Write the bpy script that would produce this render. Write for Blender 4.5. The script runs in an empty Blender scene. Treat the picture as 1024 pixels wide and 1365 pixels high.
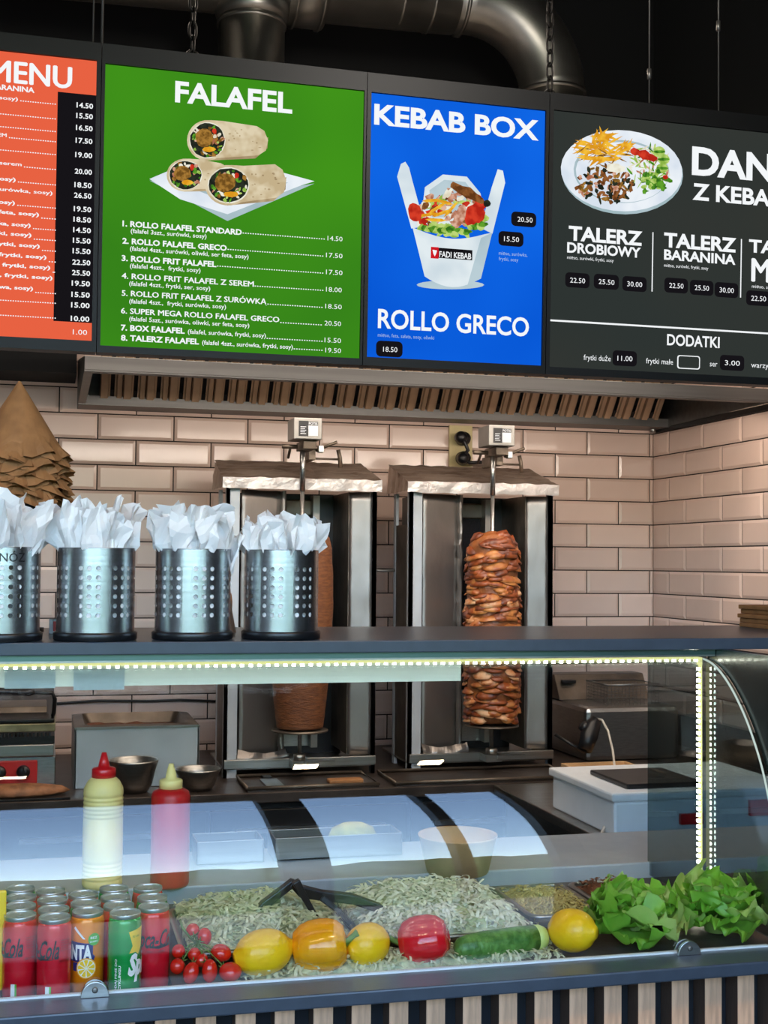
import bpy, bmesh, math, random
from mathutils import Vector, Matrix, noise
C = bpy.context.scene.collection
SC = bpy.context.scene
PI = math.pi
R = random.Random(7)
E = 1.62                                   # eye height above the floor

# ---------------------------------------------------------------- camera
FPX = 1700.0
YAW, PIT, ROL = [math.radians(a) for a in (14.821, 2.250, 0.484)]
EYE = Vector((-2.6289, -5.2109, E))
_fw = Vector((math.sin(YAW) * math.cos(PIT), math.cos(YAW) * math.cos(PIT), math.sin(PIT)))
_r = Vector((math.cos(YAW), -math.sin(YAW), 0))
_u = _r.cross(_fw)
_R = _r * math.cos(ROL) + _u * math.sin(ROL)
_U = -_r * math.sin(ROL) + _u * math.cos(ROL)
cam_d = bpy.data.cameras.new('camera')
cam = bpy.data.objects.new('camera', cam_d)
C.objects.link(cam)
SC.camera = cam
cam_d.sensor_fit = 'HORIZONTAL'
cam_d.sensor_width = 36
cam_d.lens = FPX / 1024 * 36
cam_d.clip_start = 0.05
M = Matrix((_R, _U, -_fw)).transposed().to_4x4()
M.translation = EYE
cam.matrix_world = M

# ---------------------------------------------------------------- colour management, world, lamps
SC.view_settings.view_transform = 'Standard'
SC.view_settings.look = 'None'
SC.view_settings.gamma = 1
SC.view_settings.use_curve_mapping = False
SC.view_settings.exposure = 0.3
world = bpy.data.worlds.new('sky')
SC.world = world
world.use_nodes = True
wn = world.node_tree
wn.nodes.clear()
wo = wn.nodes.new('ShaderNodeOutputWorld')
wb = wn.nodes.new('ShaderNodeBackground')
sk = wn.nodes.new('ShaderNodeTexSky')
sk.sky_type = 'NISHITA'
sk.sun_disc = False
sk.sun_elevation = math.radians(48)
sk.sun_rotation = math.radians(20)
sk.air_density = 1.3
sk.dust_density = .3
sk.ozone_density = 1.8
wb.inputs['Strength'].default_value = 1.45
wn.links.new(sk.outputs[0], wb.inputs['Color'])
wn.links.new(wb.outputs[0], wo.inputs['Surface'])
sun_d = bpy.data.lights.new('sun', 'SUN')
sun_d.energy = 3.2
sun_d.color = (1, .94, .84)
sun_d.angle = math.radians(1)
sun = bpy.data.objects.new('sun', sun_d)
C.objects.link(sun)
sun.rotation_euler = (math.radians(-42), 0, math.radians(12))     # high behind the building, it only reaches the street


def lin(c):
    return tuple(((v / 255) / 12.92 if v / 255 <= 0.04045 else ((v / 255 + 0.055) / 1.055) ** 2.4) for v in c)


def area_lamp(name, loc, size, power, col, rot=(0, 0, 0), sy=None):
    d = bpy.data.lights.new(name, 'AREA')
    d.energy = power
    d.color = col
    d.shape = 'RECTANGLE'
    d.size = size
    d.size_y = sy or size
    o = bpy.data.objects.new(name, d)
    C.objects.link(o)
    o.location = loc
    o.rotation_euler = rot
    return o


# ceiling panels over the guest side and over the kitchen aisle
for x in (-1.75, -1.27):
    area_lamp('ceiling_lamp_light', (x, -4.3, 3.25), .09, 9, (1, .70, .40))
area_lamp('ceiling_lamp_light', (-3.25, -4.35, 3.25), 1.0, 13, (1, .72, .42), sy=.03)
area_lamp('kitchen_lamp_light', (-1.4, -1.45, 3.3), 2.6, 22, (1, .84, .70), sy=.3)
area_lamp('tile_fill_light', (-1.5, -1.92, 2.20), 2.9, 15, (1, .86, .74), rot=(math.radians(70), 0, 0), sy=.06)  # unseen strip added behind the screens to brighten the tiles
area_lamp('hood_fill_light', (-1.2, -.91, 2.215), 2.2, 4, (1, .84, .70), rot=(math.radians(28), 0, 0), sy=.04)  # unseen, added inside the hood rim to light wall and grills
area_lamp('duct_fill_light', (-1.6, -3.1, 3.15), .3, 16, (1, .92, .84), rot=(math.radians(118), 0, math.radians(-4)))  # unseen up-light added to brighten the ducts


# ---------------------------------------------------------------- materials
def mat(name, col, rough=.5, metal=0, var=0, vscale=20, bump=0, bscale=60, stretch=(1, 1, 1), emis=None, es=1,
        coat=0, trans=0, sss=0, col2=None, obj_random=False, spec=.5, alpha=1, vdetail=3):
    m = bpy.data.materials.new(name)
    m.use_nodes = True
    t = m.node_tree
    b = t.nodes['Principled BSDF']
    c = lin(col) + (1,)
    b.inputs['Base Color'].default_value = c
    b.inputs['Roughness'].default_value = rough
    b.inputs['Metallic'].default_value = metal
    b.inputs['Coat Weight'].default_value = coat
    b.inputs['Coat Roughness'].default_value = .08
    b.inputs['Specular IOR Level'].default_value = spec
    if sss:
        b.inputs['Subsurface Weight'].default_value = sss
        b.inputs['Subsurface Radius'].default_value = (.02, .012, .006)
    if emis:
        b.inputs['Emission Color'].default_value = lin(emis) + (1,)
        b.inputs['Emission Strength'].default_value = es
    tc = t.nodes.new('ShaderNodeTexCoord')
    mp = t.nodes.new('ShaderNodeMapping')
    mp.inputs['Scale'].default_value = stretch
    t.links.new(tc.outputs['Object'], mp.inputs['Vector'])
    if var or col2:
        n = t.nodes.new('ShaderNodeTexNoise')
        n.inputs['Scale'].default_value = vscale
        n.inputs['Detail'].default_value = vdetail
        t.links.new(mp.outputs[0], n.inputs['Vector'])
        r = t.nodes.new('ShaderNodeValToRGB')
        e = r.color_ramp.elements
        e[0].position, e[1].position = .36, .64
        if col2:
            e[0].color = lin(col2) + (1,)
            e[1].color = c
        else:
            e[0].color = tuple(v * (1 - var) for v in c[:3]) + (1,)
            e[1].color = tuple(min(1, v * (1 + var * .6)) for v in c[:3]) + (1,)
        t.links.new(n.outputs['Fac'], r.inputs[0])
        last = r.outputs[0]
        if obj_random:
            oi = t.nodes.new('ShaderNodeObjectInfo')
            mr = t.nodes.new('ShaderNodeMapRange')
            mr.inputs['To Min'].default_value = 1 - .10
            mr.inputs['To Max'].default_value = 1 + .06
            t.links.new(oi.outputs['Random'], mr.inputs['Value'])
            mm = t.nodes.new('ShaderNodeVectorMath')
            mm.operation = 'SCALE'
            t.links.new(last, mm.inputs[0])
            t.links.new(mr.outputs[0], mm.inputs['Scale'])
            last = mm.outputs[0]
        t.links.new(last, b.inputs['Base Color'])
    if bump:
        n2 = t.nodes.new('ShaderNodeTexNoise')
        n2.inputs['Scale'].default_value = bscale
        n2.inputs['Detail'].default_value = 4
        t.links.new(mp.outputs[0], n2.inputs['Vector'])
        bp = t.nodes.new('ShaderNodeBump')
        bp.inputs['Strength'].default_value = bump
        bp.inputs['Distance'].default_value = .01
        t.links.new(n2.outputs['Fac'], bp.inputs['Height'])
        t.links.new(bp.outputs[0], b.inputs['Normal'])
    if trans:   # thin leaf / paper: part of the light goes through
        out = t.nodes['Material Output']
        tl = t.nodes.new('ShaderNodeBsdfTranslucent')
        tl.inputs['Color'].default_value = c
        mx = t.nodes.new('ShaderNodeMixShader')
        mx.inputs[0].default_value = trans
        t.links.new(b.outputs[0], mx.inputs[1])
        t.links.new(tl.outputs[0], mx.inputs[2])
        t.links.new(mx.outputs[0], out.inputs['Surface'])
    return m


def glass(name, tint, boost=1.0):
    m = bpy.data.materials.new(name)
    m.use_nodes = True
    t = m.node_tree
    t.nodes.clear()
    o = t.nodes.new('ShaderNodeOutputMaterial')
    tr = t.nodes.new('ShaderNodeBsdfTransparent')
    tr.inputs[0].default_value = tint + (1,)
    gl = t.nodes.new('ShaderNodeBsdfGlossy')
    gl.inputs['Roughness'].default_value = .0
    fr = t.nodes.new('ShaderNodeFresnel')
    ge = t.nodes.new('ShaderNodeNewGeometry')
    mr = t.nodes.new('ShaderNodeMapRange')
    mr.inputs['To Min'].default_value = 1.52
    mr.inputs['To Max'].default_value = 1 / 1.52
    t.links.new(ge.outputs['Backfacing'], mr.inputs['Value'])
    t.links.new(mr.outputs[0], fr.inputs['IOR'])
    mu = t.nodes.new('ShaderNodeMath')
    mu.operation = 'MULTIPLY'
    mu.inputs[1].default_value = boost
    mu.use_clamp = True
    t.links.new(fr.outputs[0], mu.inputs[0])
    mx = t.nodes.new('ShaderNodeMixShader')
    t.links.new(mu.outputs[0], mx.inputs[0])
    t.links.new(tr.outputs[0], mx.inputs[1])
    t.links.new(gl.outputs[0], mx.inputs[2])
    t.links.new(mx.outputs[0], o.inputs['Surface'])
    return m


def emit(name, col, s=1.0, col2=None, vscale=20):
    m = bpy.data.materials.new(name)
    m.use_nodes = True
    t = m.node_tree
    t.nodes.clear()
    o = t.nodes.new('ShaderNodeOutputMaterial')
    e = t.nodes.new('ShaderNodeEmission')
    e.inputs[0].default_value = lin(col) + (1,)
    e.inputs[1].default_value = s * .81       # emission is set for exposure 0.3
    if col2:
        tc = t.nodes.new('ShaderNodeTexCoord')
        n = t.nodes.new('ShaderNodeTexNoise')
        n.inputs['Scale'].default_value = vscale
        r = t.nodes.new('ShaderNodeValToRGB')
        r.color_ramp.elements[0].position = .4
        r.color_ramp.elements[1].position = .6
        r.color_ramp.elements[0].color = lin(col2) + (1,)
        r.color_ramp.elements[1].color = lin(col) + (1,)
        t.links.new(tc.outputs['Object'], n.inputs['Vector'])
        t.links.new(n.outputs['Fac'], r.inputs[0])
        t.links.new(r.outputs[0], e.inputs[0])
    t.links.new(e.outputs[0], o.inputs['Surface'])
    return m


m_tile = mat('tile glaze', (218, 192, 178), .22, var=.05, vscale=3, obj_random=True, coat=.3)
m_grout = mat('dark grout', (34, 26, 24), .9, var=.2, vscale=40)
m_black = mat('matt black paint', (5, 5, 6), .9, var=.2, vscale=4, bump=.1, bscale=8)
m_blackplastic = mat('black plastic', (18, 19, 22), .35, var=.1)
m_bezel = mat('screen bezel', (13, 13, 15), .5, var=.05, spec=.25)
m_rim = mat('anthracite laminate', (58, 66, 78), .3, var=.08, vscale=30, bump=.02, bscale=200)
m_steel = mat('brushed steel', (178, 178, 176), .3, 1, var=.1, vscale=30, stretch=(1, 1, 6), bump=.02, bscale=80)
m_steel_h = mat('steel brushed lengthways', (165, 162, 156), .34, 1, var=.12, vscale=16, stretch=(.3, 8, 8))
m_cup = mat('polished cup steel', (196, 198, 202), .27, 1, var=.1, vscale=60, stretch=(.1, .1, 6))
m_dirty = mat('greasy steel', (120, 108, 96), .45, .85, var=.35, vscale=9, bump=.1, bscale=40)
m_foil = mat('aluminium foil', (150, 142, 135), .40, .85, var=.12, vscale=6, bump=.22, bscale=16, stretch=(1, 1, .5))
m_foilroof = mat('greasy aluminium foil', (188, 170, 156), .42, .75, var=.3, vscale=6, bump=.25, bscale=14, stretch=(1, 3, 1), col2=(140, 120, 106))
m_duct = mat('galvanised duct', (150, 145, 138), .38, .95, var=.18, vscale=6, bump=.04, bscale=20)
m_chain = mat('dark iron', (30, 27, 25), .5, .8, var=.2)
m_wire = mat('steel wire', (120, 118, 115), .4, .8)
m_mesh = mat('burner gauze', (36, 34, 38), .6, .6, var=.4, vscale=160, bump=.5, bscale=300)
m_dark = mat('dark enamel', (22, 22, 24), .35, .2, var=.3, vscale=14)
m_griddle = mat('griddle iron', (72, 62, 56), .38, .5, var=.35, vscale=8, bump=.1, bscale=40)
m_oak = mat('oak veneer', (204, 158, 126), .5, var=.22, vscale=14, stretch=(8, 8, .9), bump=.06, bscale=60, obj_random=True, vdetail=6)
m_felt = mat('dark backing felt', (24, 25, 32), .9, var=.1)
m_slatshade = mat('slat side in shade', (82, 62, 52), .6, var=.15, vscale=30, stretch=(6, 6, 1))  # slat flanks coloured darker than the oak to carry their shade
m_napkin = mat('white tissue paper', (250, 248, 246), .8, trans=.25, var=.03, vscale=30)
m_glass = glass('case glass', (.94, .945, .94), 1.1)
m_endglass = glass('tinted end glass', (.55, .63, .64), 1.3)
m_led = emit('led chip', (250, 255, 236), 55)
m_ledstrip = emit('led strip film', (230, 234, 160), 1.5)
m_red_pl = mat('red plastic', (208, 22, 30), .3, coat=.4, var=.05)
m_mayo = mat('pale yellow squeeze bottle', (248, 226, 146), .38, sss=.05, var=.04)
m_ketch = mat('red squeeze bottle', (196, 24, 28), .35, sss=.1, var=.04)
m_kraft = mat('kraft paper', (156, 106, 62), .75, var=.16, vscale=30, bump=.1, bscale=50)
m_kraftbowl = mat('kraft bowl board', (200, 160, 112), .6, var=.08, vscale=30)
m_cab = mat('shredded cabbage', (232, 234, 206), .45, var=.2, vscale=60, col2=(206, 214, 168), trans=.2)
m_cab_b = mat('cabbage mound', (206, 212, 170), .6, var=.3, vscale=60)
m_onion = mat('shredded yellow salad', (214, 202, 138), .45, var=.2, vscale=60, col2=(190, 170, 96))
m_beet = mat('brown roast topping', (120, 70, 44), .5, var=.4, vscale=50, bump=.4)
m_lett = mat('lettuce leaf', (160, 214, 80), .38, var=.3, vscale=9, bump=.3, bscale=26, trans=.35, col2=(108, 178, 52))
m_lett2 = mat('pale lettuce leaf', (206, 228, 136), .38, var=.3, vscale=9, bump=.3, bscale=26, trans=.35, col2=(140, 196, 78))
m_lemon = mat('lemon peel', (252, 206, 22), .34, var=.08, vscale=12, bump=.12, bscale=120, sss=.1, coat=.2, col2=(244, 186, 14))
m_ypep = mat('yellow pepper skin', (250, 176, 18), .2, var=.1, vscale=10, coat=.6, sss=.1, col2=(244, 150, 12))
m_rpep = mat('red pepper skin', (214, 24, 36), .18, var=.15, vscale=10, coat=.7)
m_stem = mat('pepper stem', (96, 130, 48), .6, var=.2)
m_tom = mat('tomato skin', (214, 34, 16), .15, var=.12, vscale=20, coat=.6, col2=(196, 24, 12))
m_vine = mat('tomato vine', (92, 120, 48), .7, var=.2)
m_cuke = mat('cucumber skin', (60, 112, 42), .4, var=.35, vscale=60, bump=.3, bscale=120, coat=.2, col2=(100, 150, 70))
m_cukeend = mat('cut cucumber end', (196, 214, 120), .4, var=.1)
m_white = mat('white board', (225, 230, 232), .35, var=.04)
m_ledge = mat('grey work board', (150, 158, 164), .35, var=.05)
m_styro = mat('white foam box', (215, 220, 226), .7, var=.03, bump=.05, bscale=200)
m_label = mat('pale blue paper label', (206, 232, 246), .7, trans=.3)
m_softglow = mat('milky acrylic strip', (205, 222, 220), .35, emis=(186, 208, 206), es=.33)  # own emission stands in for led light caught in the acrylic
m_meat = mat('pressed brown meat', (134, 80, 42), .55, var=.2, vscale=30, stretch=(1, 1, 5), bump=.5, bscale=70, coat=.1, col2=(104, 58, 30))
m_chick = mat('roast chicken core', (140, 78, 34), .45, var=.4, vscale=20, bump=.4)
m_ch = [mat('chicken slice golden', (196, 128, 66), .42, var=.3, vscale=26, col2=(150, 70, 26), coat=.2, bump=.2, bscale=60),
        mat('chicken slice charred', (160, 78, 30), .42, var=.3, vscale=26, col2=(96, 40, 18), coat=.3, bump=.2, bscale=60),
        mat('chicken slice pale', (226, 178, 132), .42, var=.25, vscale=26, col2=(196, 120, 66), coat=.2, bump=.2, bscale=60)]
m_ceil = mat('black ceiling', (10, 10, 11), .9, var=.1)
m_floor = mat('grey floor tiles', (70, 66, 62), .4, var=.15, vscale=3)
m_wallw = mat('white interior wall', (92, 90, 88), .8, var=.05)
m_pave = mat('pavement', (150, 140, 128), .8, var=.12, vscale=2)
m_foliage = mat('street foliage', (60, 92, 44), .8, var=.4, vscale=3, bump=.4, bscale=10)
m_house = mat('far house wall', (190, 182, 168), .8, var=.06, vscale=2)
m_post = mat('worn light steel', (186, 188, 190), .42, .2, var=.08, vscale=8)
m_warm = mat('warmer steel', (186, 190, 190), .42, .7, var=.12, vscale=5, bump=.03, bscale=12)
m_head = mat('motor head steel', (150, 148, 144), .4, .7, var=.06)
m_socket = mat('beige socket plate', (206, 190, 140), .5, var=.06)
m_cable = mat('pale cable', (205, 200, 190), .5)
m_redpanel = mat('red control panel', (176, 34, 32), .35, var=.08)
m_paperprint = mat('sticker black', (24, 26, 30), .4)
m_paperwhite = mat('sticker white', (215, 222, 230), .4)


# ---------------------------------------------------------------- helpers
def link(o, name=None):
    C.objects.link(o)
    return o


def tag(o, label=None, cat=None, group=None, kind=None):
    if label: o['label'] = label
    if cat: o['category'] = cat
    if group: o['group'] = group
    if kind: o['kind'] = kind
    return o


def thing(name, loc, label, cat, group=None, rz=0):
    o = bpy.data.objects.new(name, None)
    o.empty_display_size = .05
    C.objects.link(o)
    o.location = loc
    o.rotation_euler = (0, 0, rz)
    return tag(o, label, cat, group)


class MB:
    """collects geometry for ONE mesh object (coordinates local to its parent)"""

    def __init__(s):
        s.v, s.f, s.m, s.sm = [], [], [], []

    def add(s, vs, fs, mi=0, smooth=False):
        n = len(s.v)
        s.v += [Vector(v) for v in vs]
        for f in fs:
            s.f.append([i + n for i in f])
            s.m.append(mi)
            s.sm.append(smooth)
        return s

    def box(s, a, b, mi=0, bev=0):
        x0, y0, z0 = [min(p, q) for p, q in zip(a, b)]
        x1, y1, z1 = [max(p, q) for p, q in zip(a, b)]
        if not bev:
            v = [(x0, y0, z0), (x1, y0, z0), (x1, y1, z0), (x0, y1, z0), (x0, y0, z1), (x1, y0, z1), (x1, y1, z1), (x0, y1, z1)]
            return s.add(v, [(0, 3, 2, 1), (4, 5, 6, 7), (0, 1, 5, 4), (1, 2, 6, 5), (2, 3, 7, 6), (3, 0, 4, 7)], mi)
        bm = bmesh.new()
        bmesh.ops.create_cube(bm, size=1)
        for v in bm.verts:
            v.co = Vector(((x0 + x1) / 2 + v.co.x * (x1 - x0), (y0 + y1) / 2 + v.co.y * (y1 - y0), (z0 + z1) / 2 + v.co.z * (z1 - z0)))
        bmesh.ops.bevel(bm, geom=bm.edges[:], offset=bev, segments=2, profile=.5, affect='EDGES')
        s.bm(bm, mi, False)
        return s

    def bm(s, bm, mi=0, smooth=True):
        bm.verts.index_update()
        s.add([v.co.copy() for v in bm.verts], [[v.index for v in f.verts] for f in bm.faces], mi, smooth)
        bm.free()

    def tube(s, pts, r, n=10, mi=0, caps=True):
        pts = [Vector(p) for p in pts]
        rs = r if isinstance(r, (list, tuple)) else [r] * len(pts)
        vs, fs = [], []
        prev = None
        for i, p in enumerate(pts):
            d = (pts[min(i + 1, len(pts) - 1)] - pts[max(i - 1, 0)]).normalized()
            if prev is None:
                a = Vector((0, 0, 1)) if abs(d.z) < .9 else Vector((1, 0, 0))
                x = d.cross(a).normalized()
            else:
                x = (prev - d * prev.dot(d)).normalized()
            prev = x
            y = d.cross(x)
            for k in range(n):
                t = 2 * PI * k / n
                vs.append(p + (x * math.cos(t) + y * math.sin(t)) * rs[i])
        for i in range(len(pts) - 1):
            for k in range(n):
                fs.append((i * n + k, i * n + (k + 1) % n, (i + 1) * n + (k + 1) % n, (i + 1) * n + k))
        if caps:
            fs.append(list(range(n))[::-1])
            fs.append([(len(pts) - 1) * n + k for k in range(n)])
        return s.add(vs, fs, mi, True)

    def lathe(s, prof, c=(0, 0, 0), n=32, mi=0, fn=None, axis='z'):
        """prof = [(r, z)...]; fn(theta, z, r) may change r"""
        vs, fs = [], []
        for (r, z) in prof:
            for k in range(n):
                t = 2 * PI * k / n
                rr = fn(t, z, r) if fn else r
                p = (rr * math.cos(t), rr * math.sin(t), z)
                if axis == 'x': p = (p[2], p[0], p[1])
                if axis == 'y': p = (p[0], -p[2], p[1])
                vs.append(Vector(p) + Vector(c))
        for i in range(len(prof) - 1):
            for k in range(n):
                fs.append((i * n + k, i * n + (k + 1) % n, (i + 1) * n + (k + 1) % n, (i + 1) * n + k))
        if prof[0][0] > 1e-6: fs.append(list(range(n))[::-1])
        if prof[-1][0] > 1e-6: fs.append([(len(prof) - 1) * n + k for k in range(n)])
        return s.add(vs, fs, mi, True)

    def prism(s, poly, y0, y1, mi=0, axis='x'):
        """polygon of (a, b) extruded along axis between y0 and y1"""
        def P(a, b, c):
            return {'x': (c, a, b), 'y': (a, c, b), 'z': (a, b, c)}[axis]
        n = len(poly)
        vs = [P(a, b, y0) for a, b in poly] + [P(a, b, y1) for a, b in poly]
        fs = [list(range(n)), list(range(2 * n - 1, n - 1, -1))]
        fs += [(i, i + n, (i + 1) % n + n, (i + 1) % n) for i in range(n)]
        return s.add(vs, fs, mi)

    def grid(s, fn, nu, nv, mi=0, smooth=True):
        vs = [fn(i / nu, j / nv) for j in range(nv + 1) for i in range(nu + 1)]
        fs = [(j * (nu + 1) + i, j * (nu + 1) + i + 1, (j + 1) * (nu + 1) + i + 1, (j + 1) * (nu + 1) + i) for j in range(nv) for i in range(nu)]
        return s.add(vs, fs, mi, smooth)

    def xf(s, M):
        s.v = [M @ v for v in s.v]
        return s

    def build(s, name, mats, parent=None, loc=None, solid=0, world=False, recalc=True, sub=0, bevel=0):
        me = bpy.data.meshes.new(name)
        vs = s.v
        if world:        # vertices are given in world space: move the origin to the base of the piece
            if parent is not None:
                off = -parent_world(parent)
            else:
                lo = [min(v[i] for v in vs) for i in range(3)]
                hi = [max(v[i] for v in vs) for i in range(3)]
                loc = Vector(((lo[0] + hi[0]) / 2, (lo[1] + hi[1]) / 2, lo[2]))
                off = -loc
            vs = [v + off for v in vs]
        me.from_pydata([tuple(v) for v in vs], [], s.f)
        if not isinstance(mats, (list, tuple)): mats = [mats]
        for m in mats: me.materials.append(m)
        me.polygons.foreach_set('material_index', s.m)
        me.polygons.foreach_set('use_smooth', s.sm)
        if recalc:
            b = bmesh.new()
            b.from_mesh(me)
            bmesh.ops.recalc_face_normals(b, faces=b.faces[:])
            b.to_mesh(me)
            b.free()
        me.update()
        o = bpy.data.objects.new(name, me)
        C.objects.link(o)
        if parent is not None: o.parent = parent
        if loc is not None: o.location = loc
        if solid:
            md = o.modifiers.new('thickness', 'SOLIDIFY')
            md.thickness = solid
            md.offset = 0
        if bevel:
            md = o.modifiers.new('bevel', 'BEVEL')
            md.width = bevel
            md.segments = 2
            md.limit_method = 'ANGLE'
        if sub:
            md = o.modifiers.new('subdivision', 'SUBSURF')
            md.levels = md.render_levels = sub
        return o


def parent_world(p):
    l = Vector(p.location)
    while p.parent:
        p = p.parent
        l = l + Vector(p.location)
    return l


def kids(o):
    return [c for c in bpy.data.objects if c.parent == o]


def copy_tree(o, parent=None):
    c = o.copy()
    C.objects.link(c)
    if parent: c.parent = parent
    for ch in kids(o): copy_tree(ch, c)
    return c


def struct(o):
    o['kind'] = 'structure'
    return o


def Z(z): return z + E


def ray(x, y): return _fw + _R * ((x - 512) / FPX) - _U * ((y - 682.5) / FPX)


def onY(x, y, Y):          # the point of the plane Y = const seen at a photo pixel
    d = ray(x, y)
    return EYE + d * ((Y - EYE.y) / d.y)


def onZ(x, y, z):          # the point of the plane z = const (relative to eye height)
    d = ray(x, y)
    return EYE + d * (z / d.z)


def nz(p, s=1.0, seed=0.0): return noise.noise(Vector(p) * s + Vector((seed, seed * 1.7, seed * .3)))


# ---------------------------------------------------------------- text
def text_mesh(txt, bold=0.0, shear=0.0, res=2, space=1.0):
    cu = bpy.data.curves.new('t', 'FONT')
    cu.body = txt
    cu.size = 1
    cu.resolution_u = res
    cu.offset = bold
    cu.shear = shear
    cu.space_character = space
    ob = bpy.data.objects.new('t', cu)
    C.objects.link(ob)
    # M and A with a tail fill in when emboldened: words with them are thickened by slight shifts instead
    shifts = [(0, 0)]
    if bold >= .01 and any(ch in txt for ch in 'MmĄ'):
        cu.offset = 0
        q = bold * .75
        shifts = [(-q, 0), (q, 0), (0, q * .6), (0, -q * .6), (0, 0)]
    bpy.context.view_layer.update()
    dg = bpy.context.evaluated_depsgraph_get()
    me = bpy.data.meshes.new_from_object(ob.evaluated_get(dg))
    vs, fs = [], []
    for dx, dy in shifts:
        n0 = len(vs)
        vs += [v.co + Vector((dx, dy, 0)) for v in me.vertices]
        fs += [[i + n0 for i in p.vertices] for p in me.polygons]
    bpy.data.meshes.remove(me)
    bpy.data.objects.remove(ob)
    bpy.data.curves.remove(cu)
    return vs, fs


def place_text(vs, x0, x1, y0, cap):
    """scale the text to span x0..x1, baseline y0, capital height cap (font capital height is about .729)"""
    mx0 = min(v.x for v in vs)
    mx1 = max(v.x for v in vs)
    s = (x1 - x0) / (mx1 - mx0)
    return [Vector((x0 + (v.x - mx0) * s, y0 + v.y * cap / .729, 0)) for v in vs]

def decal(can, vs, fs, mat_, name, lift=.0004, rad=.0287, step=.003):
    """flat print wrapped on the can wall: x = arc length to the right of the side facing the guest, y = height"""
    bm = bmesh.new()
    bv = [bm.verts.new((v.x, v.y, 0)) for v in vs]
    for f in fs:
        try: bm.faces.new([bv[i] for i in f])
        except Exception: pass
    x0, x1 = min(v.x for v in vs), max(v.x for v in vs)
    x = x0 + step
    while x < x1:
        bmesh.ops.bisect_plane(bm, geom=bm.verts[:] + bm.edges[:] + bm.faces[:], plane_co=(x, 0, 0), plane_no=(1, 0, 0))
        x += step
    af = math.atan2(EYE.y - can.location.y, EYE.x - can.location.x) - can.rotation_euler.z
    r = rad + lift
    for v in bm.verts: v.co = Vector((r * math.cos(af + v.co.x / r), r * math.sin(af + v.co.x / r), v.co.y))
    b = MB()
    b.bm(bm)
    return b.build(name, mat_, can, recalc=False)


# ================================================================ ROOM SHELL
LB = 2.1016            # height of the reference tile joint
TP, TH = .302, .102
GAP = .0048


def tile_mesh(w, h=TH):
    """bevelled metro tile, front towards -y, lower left corner at the origin"""
    x0, x1, z0, z1 = GAP / 2, w - GAP / 2, GAP / 2, h - GAP / 2
    b = .011 if w > .05 else .004
    d0, d1 = -.0035, -.0085
    vs = [(x0, 0, z0), (x1, 0, z0), (x1, 0, z1), (x0, 0, z1), (x0, d0, z0), (x1, d0, z0), (x1, d0, z1), (x0, d0, z1),
          (x0 + b, d1, z0 + b), (x1 - b, d1, z0 + b), (x1 - b, d1, z1 - b), (x0 + b, d1, z1 - b)]
    fs = [(0, 1, 5, 4), (1, 2, 6, 5), (2, 3, 7, 6), (3, 0, 4, 7), (4, 5, 9, 8), (5, 6, 10, 9), (6, 7, 11, 10), (7, 4, 8, 11), (8, 9, 10, 11)]
    me = bpy.data.meshes.new('tile')
    me.from_pydata(vs, [], fs)
    me.materials.append(m_tile)
    me.update()
    return me


_tm = {}


def tile_wall(wall, along0, along1, first, rowrange, right=False):
    for n in rowrange:
        z = LB + n * TH
        off = first + (TP / 2 if n % 2 else 0)
        k0 = math.floor((along0 - off) / TP) - 1
        a = off + k0 * TP
        while a < along1:
            s, e = max(a, along0), min(a + TP, along1)
            if e - s > .012:
                w = round(e - s, 4)
                if w not in _tm: _tm[w] = tile_mesh(w)
                o = bpy.data.objects.new('tile', _tm[w])
                C.objects.link(o)
                o.parent = wall
                if right:       # along = -Y ; tiles face -x
                    o.location = Vector((0, -s, z)) - parent_world(wall)
                    o.rotation_euler = (0, 0, -PI / 2)
                else:
                    o.location = Vector((s, 0, z)) - parent_world(wall)
            a += TP


wb_ = MB().box((-5.2, 0, 0), (.2, .2, 4.4)).build('wall_back', m_black, world=True)
struct(wb_)
MB().box((-5.2, -.0015, .9), (0, 0, 2.75)).build('grout', m_grout, wb_, world=True)
tile_wall(wb_, -3.35, -.002, -.022, range(-13, 5))
wr_ = MB().box((0, -5.9, 0), (.2, 0, 4.4)).build('wall_right', m_black, world=True)
struct(wr_)
MB().box((-.0015, -1.6, .9), (0, -.002, 2.75)).build('grout', m_grout, wr_, world=True)
tile_wall(wr_, .002, 1.30, .153, range(-11, 5), right=True)
struct(MB().box((-5.4, -5.9, 0), (-5.2, .2, 4.4)).build('wall_left', m_wallw, world=True))
struct(MB().box((-5.4, -6.1, -.1), (.2, .2, 0)).build('floor', m_floor, world=True))
struct(MB().box((-5.4, -6.1, 4.4), (.2, .2, 4.5)).build('ceiling', m_ceil, world=True))
# shop front behind the guest side: masonry with a glazed opening
wf = MB()
WX0, WX1, WZ0, WZ1 = -5.1, -.50, .12, 3.55
wf.box((-5.4, -6.1, 0), (WX0, -5.9, 4.4)).box((WX1, -6.1, 0), (.2, -5.9, 4.4)).box((WX0, -6.1, 0), (WX1, -5.9, WZ0)).box((WX0, -6.1, WZ1), (WX1, -5.9, 4.4))
struct(wf.build('wall_front', m_wallw, world=True))
fr = MB()
for x, hw in ((WX0 + .05, .05), (-3.9, .04), (-1.69, .10), (-1.02, .03), (WX1 - .06, .06)):
    fr.box((x - hw, -6.04, WZ0), (x + hw, -5.92, WZ1))
fr.box((WX0, -6.04, WZ0), (WX1, -5.92, WZ0 + .1)).box((WX0, -6.04, WZ1 - .1), (WX1, -5.92, WZ1))
struct(fr.build('window_1', m_bezel, world=True))

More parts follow.
